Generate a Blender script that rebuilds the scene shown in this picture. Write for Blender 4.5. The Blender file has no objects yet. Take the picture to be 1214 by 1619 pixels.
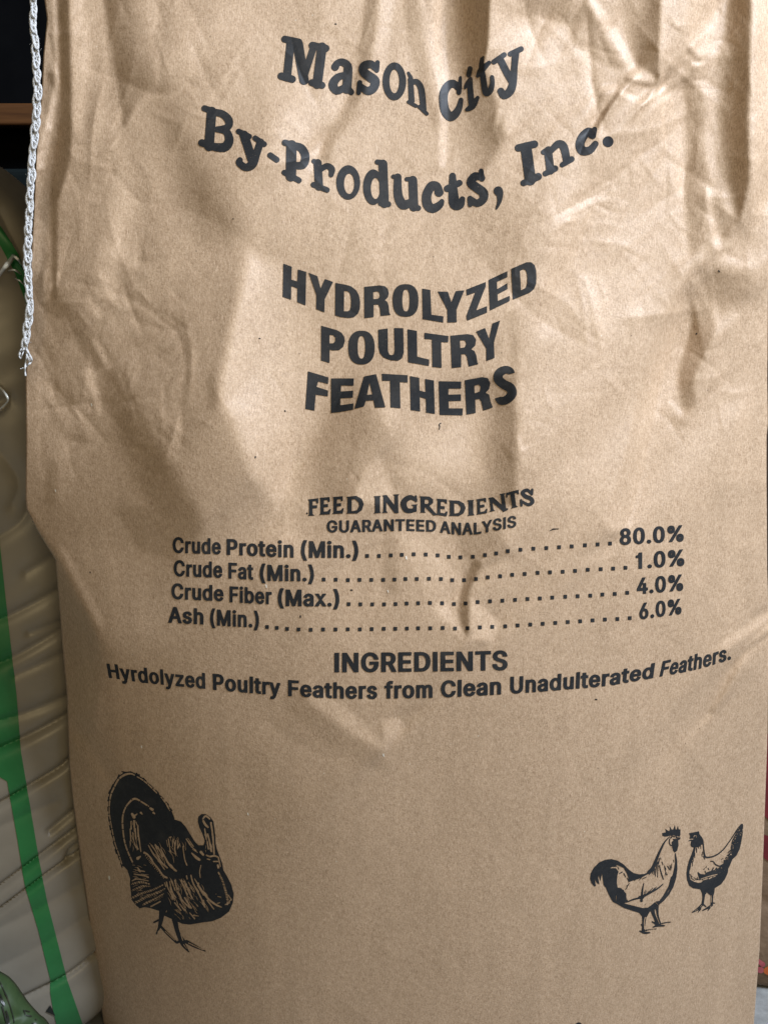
import bpy, bmesh, math, random
import numpy as np
from mathutils import Vector, Matrix
from mathutils.bvhtree import BVHTree

random.seed(7)
RNG = np.random.default_rng(11)
SC = bpy.context.scene
COL = SC.collection

# ------------------------------------------------------------------ camera, world, lamps, exposure
PITCH = math.radians(14.0)
VFOV = math.radians(45.0)
DIST = 0.78
AIM = Vector((0.0, 0.0, 0.47))
CAM = AIM + Vector((0.0, -math.cos(PITCH) * DIST, math.sin(PITCH) * DIST))
cam_data = bpy.data.cameras.new('camera')
cam_data.sensor_fit = 'VERTICAL'
cam_data.sensor_height = 24.0
cam_data.lens = 12.0 / math.tan(VFOV / 2)
cam_data.clip_start = 0.01
cam_data.clip_end = 50.0
cam = bpy.data.objects.new('camera', cam_data)
cam.location = CAM
cam.rotation_euler = (math.pi / 2 - PITCH, 0, 0)
COL.objects.link(cam)
SC.camera = cam

world = bpy.data.worlds.new('World')
SC.world = world
world.use_nodes = True
world.node_tree.nodes['Background'].inputs['Color'].default_value = (1.0, 0.94, 0.82, 1)
world.node_tree.nodes['Background'].inputs['Strength'].default_value = 0.12


def area_lamp(name, loc, target, sx, sy, power, color):
    d = bpy.data.lights.new(name, 'AREA')
    d.shape = 'RECTANGLE'
    d.size = sx
    d.size_y = sy
    d.energy = power
    d.color = color
    o = bpy.data.objects.new(name, d)
    o.location = loc
    o.rotation_euler = (Vector(target) - Vector(loc)).to_track_quat('-Z', 'Y').to_euler()
    COL.objects.link(o)
    return o


area_lamp('ceiling_lamp', (1.12, -0.68, 1.78), (0.0, 0.02, 0.70), 0.60, 0.60, 52.0, (1.0, 1.105, 1.28))
area_lamp('fill_lamp', (0.25, -1.9, 1.15), (0.0, 0.0, 0.55), 1.0, 0.6, 9.8, (1.0, 0.78, 0.42))  # added warm fill from the front, not a fixture of the place

SC.view_settings.view_transform = 'Standard'
SC.view_settings.look = 'None'
SC.view_settings.exposure = 0.19
SC.view_settings.gamma = 1.0
SC.view_settings.use_curve_mapping = False

# ------------------------------------------------------------------ small helpers
TV = math.tan(VFOV / 2)
FWD = Vector((0, math.cos(PITCH), -math.sin(PITCH)))
UPV = Vector((0, math.sin(PITCH), math.cos(PITCH)))
PXM = DIST * TV / 809.5            # metres in one photo pixel at the sack


def ray_dirs(px, py):
    px = np.asarray(px, float)
    py = np.asarray(py, float)
    a = (px - 607.0) / 809.5 * TV
    b = -(py - 809.5) / 809.5 * TV
    return np.stack([a, FWD.y + b * UPV.y, FWD.z + b * UPV.z], -1)


def at_depth(px, py, y):
    """Where the line of sight through a photo pixel meets the depth y: how the photo was measured."""
    d = ray_dirs(px, py)
    t = (np.asarray(y, float) - CAM.y) / d[..., 1]
    return np.array(CAM) + d * t[..., None]


def to_px(P):
    v = P - np.array(CAM)
    f = v @ np.array(FWD)
    return 607.0 + v[..., 0] / f / TV * 809.5, 809.5 - (v @ np.array(UPV)) / f / TV * 809.5


def empty(name, loc, label=None, cat=None, group=None):
    o = bpy.data.objects.new(name, None)
    o.location = loc
    o.empty_display_size = 0.05
    COL.objects.link(o)
    if label:
        o['label'] = label
        o['category'] = cat
    if group:
        o['group'] = group
    return o


def link_mesh(name, verts, faces, mat, parent=None, smooth=True, label=None):
    me = bpy.data.meshes.new(name)
    verts = np.asarray(verts, float)
    if parent is not None:
        verts = verts - np.array(parent.location)
    if isinstance(faces, np.ndarray):
        me.from_pydata(verts.tolist(), [], faces.tolist())
    else:
        me.from_pydata(verts.tolist(), [], faces)
    me.materials.append(mat)
    if smooth:
        me.polygons.foreach_set('use_smooth', np.ones(len(me.polygons), bool))
    me.update()
    o = bpy.data.objects.new(name, me)
    COL.objects.link(o)
    if parent is not None:
        o.parent = parent
    if label:
        o['label'] = label
    return o


def grid_faces(nr, nc, wrap=False):
    i = np.arange(nr - 1)[:, None]
    j = np.arange(nc if wrap else nc - 1)[None, :]
    j2 = (j + 1) % nc
    a = i * nc + j
    b = i * nc + j2
    return np.stack([a, b, b + nc, a + nc], -1).reshape(-1, 4)


def smoothstep(x):
    x = np.clip(x, 0, 1)
    return x * x * (3 - 2 * x)


# ------------------------------------------------------------------ materials
def new_mat(name):
    m = bpy.data.materials.new(name)
    m.use_nodes = True
    nt = m.node_tree
    return m, nt, nt.nodes['Principled BSDF']


def nd(nt, typ, **kw):
    n = nt.nodes.new(typ)
    for k, v in kw.items():
        setattr(n, k, v)
    return n


def noise(nt, vec, scale, detail=3, rough=0.55, stretch=None, rot=None):
    n = nd(nt, 'ShaderNodeTexNoise')
    n.inputs['Scale'].default_value = scale
    n.inputs['Detail'].default_value = detail
    n.inputs['Roughness'].default_value = rough
    src = vec
    if stretch:
        mp = nd(nt, 'ShaderNodeMapping')
        mp.inputs['Scale'].default_value = stretch
        if rot:
            mp.inputs['Rotation'].default_value = rot
        nt.links.new(vec, mp.inputs['Vector'])
        src = mp.outputs['Vector']
    nt.links.new(src, n.inputs['Vector'])
    return n.outputs['Fac']


def ramp(nt, fac, stops):
    r = nd(nt, 'ShaderNodeValToRGB')
    while len(r.color_ramp.elements) > len(stops):
        r.color_ramp.elements.remove(r.color_ramp.elements[-1])
    while len(r.color_ramp.elements) < len(stops):
        r.color_ramp.elements.new(0.5)
    for e, (p, c) in zip(r.color_ramp.elements, stops):
        e.position = p
        e.color = (*c, 1)
    nt.links.new(fac, r.inputs['Fac'])
    return r.outputs['Color']


def mix(nt, a, b, fac, mode='MIX'):
    m = nd(nt, 'ShaderNodeMix', data_type='RGBA', blend_type=mode)
    for s, v in (('Factor', fac), ('A', a), ('B', b)):
        k = {'Factor': 0, 'A': 6, 'B': 7}[s]
        if isinstance(v, bpy.types.NodeSocket):
            nt.links.new(v, m.inputs[k])
        elif s == 'Factor':
            m.inputs[k].default_value = v
        else:
            m.inputs[k].default_value = (*v, 1)
    return m.outputs[2]


def mathn(nt, op, a, b):
    m = nd(nt, 'ShaderNodeMath', operation=op)
    for i, v in enumerate((a, b)):
        if isinstance(v, bpy.types.NodeSocket):
            nt.links.new(v, m.inputs[i])
        else:
            m.inputs[i].default_value = v
    return m.outputs[0]


def kraft_material():
    m, nt, b = new_mat('kraft_paper')
    geo = nd(nt, 'ShaderNodeTexCoord').outputs['Object']
    fl = noise(nt, geo, 300, 4, 0.62)                                  # cloudy formation of the pulp
    big = noise(nt, geo, 26, 3, 0.5)
    col = ramp(nt, fl, [(0.30, (0.395, 0.275, 0.176)), (0.52, (0.455, 0.325, 0.214)), (0.72, (0.510, 0.374, 0.252))])
    col = mix(nt, col, (0.44, 0.315, 0.208), mathn(nt, 'MULTIPLY', big, 0.35))
    streak = noise(nt, geo, 1.0, 4, 0.6, stretch=(70, 1, 9))
    col = mix(nt, col, ramp(nt, streak, [(0.3, (0.90, 0.89, 0.87)), (0.7, (1.07, 1.07, 1.07))]), 0.8, 'MULTIPLY')
    fine = noise(nt, geo, 950, 3, 0.65)
    col = mix(nt, col, ramp(nt, fine, [(0.32, (0.68, 0.64, 0.60)), (0.5, (1, 1, 1)), (0.70, (1.20, 1.21, 1.23))]), mathn(nt, 'ADD', mathn(nt, 'MULTIPLY', noise(nt, geo, 38, 3, 0.6), 1.3), 0.10), 'MULTIPLY')
    # fibres: long thin pale and dark hairs in several directions
    for k, (ang, st, lo, hi, c) in enumerate([
            (0.15, (1900, 1, 230), 0.60, 0.72, (0.60, 0.44, 0.31)),
            (-0.5, (1700, 1, 260), 0.62, 0.74, (0.60, 0.45, 0.32)),
            (0.95, (1800, 1, 280), 0.63, 0.74, (0.58, 0.43, 0.30)),
            (1.45, (1800, 1, 260), 0.63, 0.74, (0.30, 0.19, 0.11)),
            (-0.1, (1900, 1, 210), 0.61, 0.74, (0.27, 0.17, 0.10))]):
        f = noise(nt, geo, 1.0, 1, 0.4, stretch=st, rot=(0, ang, 0))
        f = ramp(nt, f, [(lo, (0, 0, 0)), (hi, (1, 1, 1))])
        col = mix(nt, col, c, mathn(nt, 'MULTIPLY', f, 0.85))
    # shives and dust
    v = nd(nt, 'ShaderNodeTexVoronoi', feature='F1')
    v.inputs['Scale'].default_value = 95
    nt.links.new(geo, v.inputs['Vector'])
    dot = ramp(nt, v.outputs['Distance'], [(0.030, (1, 1, 1)), (0.055, (0, 0, 0))])
    sep = nd(nt, 'ShaderNodeSeparateColor')
    nt.links.new(v.outputs['Color'], sep.inputs[0])
    pick = ramp(nt, sep.outputs[0], [(0.84, (0, 0, 0)), (0.86, (1, 1, 1))])
    col = mix(nt, col, (0.10, 0.06, 0.035), mathn(nt, 'MULTIPLY', mathn(nt, 'MULTIPLY', dot, pick), 0.8))
    pick2 = ramp(nt, sep.outputs[1], [(0.90, (0, 0, 0)), (0.91, (1, 1, 1))])
    col = mix(nt, col, (0.75, 0.66, 0.53), mathn(nt, 'MULTIPLY', mathn(nt, 'MULTIPLY', dot, pick2), 0.7))
    nt.links.new(col, b.inputs['Base Color'])
    b.inputs['Roughness'].default_value = 0.56
    b.inputs['Specular IOR Level'].default_value = 0.6
    bp = nd(nt, 'ShaderNodeBump')
    bp.inputs['Strength'].default_value = 0.22
    bp.inputs['Distance'].default_value = 0.0006
    nt.links.new(mathn(nt, 'ADD', fl, noise(nt, geo, 900, 2, 0.6)), bp.inputs['Height'])
    nt.links.new(bp.outputs['Normal'], b.inputs['Normal'])
    return m


def ink_material(name, c0, c1, rough=0.55):
    m, nt, b = new_mat(name)
    geo = nd(nt, 'ShaderNodeTexCoord').outputs['Object']
    f = noise(nt, geo, 420, 4, 0.7)
    col = ramp(nt, f, [(0.3, c0), (0.7, c1)])
    wear = noise(nt, geo, 1500, 2, 0.6)
    wear = ramp(nt, wear, [(0.66, (0, 0, 0)), (0.76, (1, 1, 1))])
    col = mix(nt, col, (0.22, 0.17, 0.12), mathn(nt, 'MULTIPLY', wear, 0.5))
    thin = ramp(nt, noise(nt, geo, 55, 4, 0.65), [(0.52, (0, 0, 0)), (0.74, (1, 1, 1))])
    col = mix(nt, col, (0.045, 0.044, 0.043), mathn(nt, 'MULTIPLY', thin, 0.5))
    nt.links.new(col, b.inputs['Base Color'])
    b.inputs['Roughness'].default_value = rough
    b.inputs['Specular IOR Level'].default_value = 0.28
    bp = nd(nt, 'ShaderNodeBump')
    bp.inputs['Strength'].default_value = 0.12
    bp.inputs['Distance'].default_value = 0.0005
    nt.links.new(f, bp.inputs['Height'])
    nt.links.new(bp.outputs['Normal'], b.inputs['Normal'])
    return m


def plain_material(name, c0, c1, scale=60, rough=0.5, spec=0.5, coat=0.0, stretch=None, bump=0.0, bscale=None):
    m, nt, b = new_mat(name)
    geo = nd(nt, 'ShaderNodeTexCoord').outputs['Object']
    f = noise(nt, geo, scale, 4, 0.6, stretch=stretch)
    nt.links.new(ramp(nt, f, [(0.3, c0), (0.7, c1)]), b.inputs['Base Color'])
    b.inputs['Roughness'].default_value = rough
    b.inputs['Specular IOR Level'].default_value = spec
    b.inputs['Coat Weight'].default_value = coat
    b.inputs['Coat Roughness'].default_value = 0.12
    if bump:
        bp = nd(nt, 'ShaderNodeBump')
        bp.inputs['Strength'].default_value = bump
        bp.inputs['Distance'].default_value = 0.002
        nt.links.new(noise(nt, geo, bscale or scale, 3, 0.5), bp.inputs['Height'])
        nt.links.new(bp.outputs['Normal'], b.inputs['Normal'])
    return m


M_KRAFT = kraft_material()
M_INK = ink_material('black_ink', (0.012, 0.0135, 0.016), (0.020, 0.022, 0.025))
M_FLECK = plain_material('pale_fleck', (0.70, 0.68, 0.60), (0.82, 0.80, 0.74), 300, 0.6)
M_CORD = plain_material('cotton_cord', (0.44, 0.45, 0.46), (0.62, 0.63, 0.64), 900, 0.8, 0.2, bump=0.4, bscale=2500)
M_FILM = plain_material('grey_plastic_film', (0.200, 0.178, 0.140), (0.250, 0.226, 0.180), 14, 0.38, 0.45, 0.0, bump=0.12, bscale=40)
M_CLEAR = plain_material('clear_film', (0.62, 0.66, 0.63), (0.80, 0.82, 0.80), 200, 0.18, 0.6, 0.4)
M_STRIPE = plain_material('green_print', (0.018, 0.130, 0.035), (0.028, 0.170, 0.052), 30, 0.46, 0.4, 0.0, bump=0.12, bscale=40)
M_BLACK = plain_material('black_print', (0.006, 0.008, 0.006), (0.012, 0.014, 0.010), 80, 0.4)
M_GREENBAG = plain_material('green_plastic_film', (0.009, 0.026, 0.007), (0.030, 0.056, 0.018), 1, 0.6, 0.35, 0.0, stretch=(90, 40, 14), bump=0.2, bscale=60)
M_WALL = plain_material('dark_wall_paint', (0.0016, 0.0018, 0.0024), (0.003, 0.0033, 0.004), 20, 0.9, 0.05)
M_BIN = plain_material('navy_plastic', (0.006, 0.010, 0.011), (0.009, 0.014, 0.015), 30, 0.8, 0.1)
M_WOOD = plain_material('brown_wood', (0.06, 0.022, 0.006), (0.11, 0.045, 0.013), 1, 0.55, 0.3, stretch=(12, 90, 160))
M_FLOOR = plain_material('pale_concrete', (0.16, 0.165, 0.165), (0.27, 0.28, 0.275), 60, 0.75, 0.3, bump=0.3, bscale=200)
M_WOVEN = plain_material('tan_woven_bag', (0.14, 0.095, 0.060), (0.20, 0.14, 0.092), 120, 0.7, 0.3, bump=0.2, bscale=300)
M_RED = plain_material('dark_red_print', (0.09, 0.004, 0.010), (0.14, 0.008, 0.016), 80, 0.55)
M_PINK = plain_material('pink_print', (0.30, 0.05, 0.08), (0.42, 0.11, 0.13), 160, 0.55)
M_ORANGE = plain_material('orange_print', (0.42, 0.085, 0.015), (0.55, 0.14, 0.03), 160, 0.55)
M_SHADE = plain_material('dark_brown_shade', (0.020, 0.012, 0.009), (0.04, 0.025, 0.018), 90, 0.6)  # painted shade for the upper part of the right bag


# ------------------------------------------------------------------ printed shapes: distance fields and outlines
def seg_dist(X, Y, a, b):
    ax, ay, ar = a
    bx, by, br = b
    dx, dy = bx - ax, by - ay
    L2 = dx * dx + dy * dy + 1e-12
    t = np.clip(((X - ax) * dx + (Y - ay) * dy) / L2, 0, 1)
    return np.hypot(X - ax - t * dx, Y - ay - t * dy) - (ar + t * (br - ar))


def stroke_dist(X, Y, pts):
    if len(pts) == 1:
        return np.hypot(X - pts[0][0], Y - pts[0][1]) - pts[0][2]
    d = None
    for a, b in zip(pts[:-1], pts[1:]):
        e = seg_dist(X, Y, a, b)
        d = e if d is None else np.minimum(d, e)
    return d


def poly_dist(X, Y, contours):
    """Signed distance, negative inside, non-zero winding."""
    d2 = np.full(X.shape, 1e18)
    wn = np.zeros(X.shape, int)
    for c in contours:
        n = len(c)
        for k in range(n):
            ax, ay = c[k]
            bx, by = c[(k + 1) % n]
            dx, dy = bx - ax, by - ay
            L2 = dx * dx + dy * dy
            if L2 < 1e-12:
                continue
            t = np.clip(((X - ax) * dx + (Y - ay) * dy) / L2, 0, 1)
            d2 = np.minimum(d2, (X - ax - t * dx) ** 2 + (Y - ay - t * dy) ** 2)
            side = dx * (Y - ay) - (X - ax) * dy
            if ay <= by:
                wn += (ay <= Y) & (Y < by) & (side > 0)
            else:
                wn -= (by <= Y) & (Y < ay) & (side < 0)
    d = np.sqrt(d2)
    return np.where(wn != 0, -d, d)


def spline(pts, n=4):
    """Catmull-Rom through (x, y, r) points."""
    if len(pts) < 3:
        return pts
    P = [pts[0]] + list(pts) + [pts[-1]]
    out = []
    for k in range(1, len(P) - 2):
        p0, p1, p2, p3 = (np.array(P[k + q], float) for q in (-1, 0, 1, 2))
        for i in range(n):
            t = i / n
            out.append(tuple(0.5 * (2 * p1 + (p2 - p0) * t + (2 * p0 - 5 * p1 + 4 * p2 - p3) * t * t + (3 * p1 - p0 - 3 * p2 + p3) * t ** 3)))
    out.append(tuple(P[-2]))
    return out


def thicken(contours, g):
    """Outlines moved outwards by g with their corners kept sharp."""
    def area(c):
        return sum(c[k][0] * c[(k + 1) % len(c)][1] - c[(k + 1) % len(c)][0] * c[k][1] for k in range(len(c))) / 2
    sgn = 1.0 if max((area(c) for c in contours), key=abs) > 0 else -1.0
    out = []
    for c in contours:
        q = [p for k, p in enumerate(c) if math.hypot(p[0] - c[k - 1][0], p[1] - c[k - 1][1]) > 1e-4]
        n, r = len(q), []
        for k in range(n):
            a, b, d = q[k - 1], q[k], q[(k + 1) % n]
            l1, l2 = math.hypot(b[0] - a[0], b[1] - a[1]), math.hypot(d[0] - b[0], d[1] - b[1])
            n1 = ((b[1] - a[1]) / l1 * sgn, -(b[0] - a[0]) / l1 * sgn)
            n2 = ((d[1] - b[1]) / l2 * sgn, -(d[0] - b[0]) / l2 * sgn)
            mx, my = n1[0] + n2[0], n1[1] + n2[1]
            m = mx * n1[0] + my * n1[1]
            f = g / max(m, .55)
            r.append((b[0] + mx * f, b[1] + my * f))
        out.append(r)
    return out


class Print:
    """A flat printed figure measured in photo pixels."""

    def __init__(self, x0, y0, x1, y1, cell=0.7, frame=(0, 0, 1)):
        self.cell = cell
        self.xs = np.arange(x0, x1 + cell, cell)
        self.ys = np.arange(y0, y1 + cell, cell)
        self.F = np.full((len(self.ys), len(self.xs)), 6.0)
        self.frame = frame

    def use(self, ox, oy, s):
        self.frame = (ox, oy, s)

    def _c(self, p):
        ox, oy, s = self.frame
        return (ox + p[0] / s, oy + p[1] / s) + ((p[2] / s,) if len(p) > 2 else ())

    def _win(self, pts, pad):
        x0 = min(p[0] for p in pts) - pad
        x1 = max(p[0] for p in pts) + pad
        y0 = min(p[1] for p in pts) - pad
        y1 = max(p[1] for p in pts) + pad
        i0, i1 = np.searchsorted(self.ys, [y0, y1])
        j0, j1 = np.searchsorted(self.xs, [x0, x1])
        X, Y = np.meshgrid(self.xs[j0:j1], self.ys[i0:i1])
        return (slice(i0, i1), slice(j0, j1)), X, Y

    def _put(self, w, d, sub):
        if d.size:
            self.F[w] = np.maximum(self.F[w], -d) if sub else np.minimum(self.F[w], d)

    def stroke(self, pts, sub=False, curve=True):
        pts = [self._c(p) for p in pts]
        pts = [(p + (1.0,))[:3] if len(p) < 3 else p for p in pts]
        if curve:
            pts = spline(pts)
        w, X, Y = self._win(pts, max(p[2] for p in pts) + 3)
        if X.size:
            self._put(w, stroke_dist(X, Y, pts), sub)

    def strokes(self, lst, sub=False, curve=True):
        for s in lst:
            self.stroke(s, sub, curve)

    def poly(self, pts, holes=(), sub=False, grow=0.0):
        pts = [self._c(p) for p in pts]
        holes = [[self._c(p) for p in h] for h in holes]
        w, X, Y = self._win(pts, 4)
        if not X.size:
            return
        d = poly_dist(X, Y, [pts]) - grow
        for h in holes:
            d = np.maximum(d, -poly_dist(X, Y, [h]))
        self._put(w, d, sub)

    def ellipse(self, cx, cy, rx, ry, sub=False, n=2.0, hole=None):
        a = np.linspace(0, 2 * math.pi, 49)[:-1]

        def e(cx, cy, rx, ry):
            return [(cx + rx * math.copysign(abs(math.cos(t)) ** (2 / n), math.cos(t)),
                     cy + ry * math.copysign(abs(math.sin(t)) ** (2 / n), math.sin(t))) for t in a]
        self.poly(e(cx, cy, rx, ry), [e(*hole)] if hole else (), sub)

    def glyph(self, contours, grow, squash):
        allp = [p for c in contours for p in c]
        w, X, Y = self._win(allp, 4)
        if X.size:                                       # strokes gain more weight sideways than upwards
            c2 = thicken([[(p[0], p[1] * squash) for p in c] for c in contours], grow)
            self._put(w, poly_dist(X, Y * squash, c2), False)

    def outline(self):
        """Marching squares: vertices (pixels) and faces of the inside."""
        F = self.F
        ny, nx = F.shape
        F = np.where(np.abs(F) < 1e-6, 1e-6, F)
        ins = F < 0
        X, Y = np.meshgrid(self.xs, self.ys)
        hf = ins[:, :-1] != ins[:, 1:]
        vf = ins[:-1] != ins[1:]
        vid = -np.ones(F.shape, int)
        vid[ins] = np.arange(ins.sum())
        n0 = int(ins.sum())
        hid = -np.ones(hf.shape, int)
        hid[hf] = n0 + np.arange(hf.sum())
        n1 = n0 + int(hf.sum())
        vvid = -np.ones(vf.shape, int)
        vvid[vf] = n1 + np.arange(vf.sum())
        th = (F[:, :-1] / (F[:, :-1] - F[:, 1:] + 1e-20))[hf]
        tv = (F[:-1] / (F[:-1] - F[1:] + 1e-20))[vf]
        vx = np.concatenate([X[ins], X[:, :-1][hf] + th * self.cell, X[:-1][vf]])
        vy = np.concatenate([Y[ins], Y[:, :-1][hf], Y[:-1][vf] + tv * self.cell])
        code = ins[:-1, :-1] * 1 + ins[:-1, 1:] * 2 + ins[1:, 1:] * 4 + ins[1:, :-1] * 8
        faces = []
        A, B, C, D = vid[:-1, :-1], vid[:-1, 1:], vid[1:, 1:], vid[1:, :-1]
        T, R, Bo, L = hid[:-1], vvid[:, 1:], hid[1:], vvid[:, :-1]
        table = {1: [[A, T, L]], 2: [[T, B, R]], 3: [[A, B, R, L]], 4: [[R, C, Bo]], 5: [[A, T, R, C, Bo, L]],
                 6: [[T, B, C, Bo]], 7: [[A, B, C, Bo, L]], 8: [[Bo, D, L]], 9: [[A, T, Bo, D]],
                 10: [[T, B, R, Bo, D, L]], 11: [[A, B, R, Bo, D]], 12: [[R, C, D, L]], 13: [[A, T, R, C, D]],
                 14: [[T, B, C, D, L]], 15: [[A, B, C, D]]}
        for k, polys in table.items():
            m = code == k
            if m.any():
                for p in polys:
                    faces += np.stack([q[m] for q in p], -1).tolist()
        return vx, vy, faces

# ------------------------------------------------------------------ setting
def slab(name, x0, x1, y0, y1, z0, z1, mat, parent=None, bevel=0.0, loc=None):
    bm = bmesh.new()
    bmesh.ops.create_cube(bm, size=1.0)
    for v in bm.verts:
        v.co = Vector(((x0 + x1) / 2 + v.co.x * (x1 - x0), (y0 + y1) / 2 + v.co.y * (y1 - y0), (z0 + z1) / 2 + v.co.z * (z1 - z0)))
    if bevel:
        bmesh.ops.bevel(bm, geom=bm.edges[:], offset=bevel, segments=3, affect='EDGES', profile=0.6)
    me = bpy.data.meshes.new(name)
    bm.to_mesh(me)
    bm.free()
    me.materials.append(mat)
    o = bpy.data.objects.new(name, me)
    COL.objects.link(o)
    if parent:
        o.parent = parent
        o.matrix_parent_inverse = Matrix.Translation(-parent.location)
    return o


o = slab('floor', -3, 3, -3, 0.72, -0.05, 0.0, M_FLOOR)
o['kind'] = 'structure'
o = slab('wall', -3, 3, 0.72, 0.80, 0.0, 2.4, M_WALL)
o['kind'] = 'structure'


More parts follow.
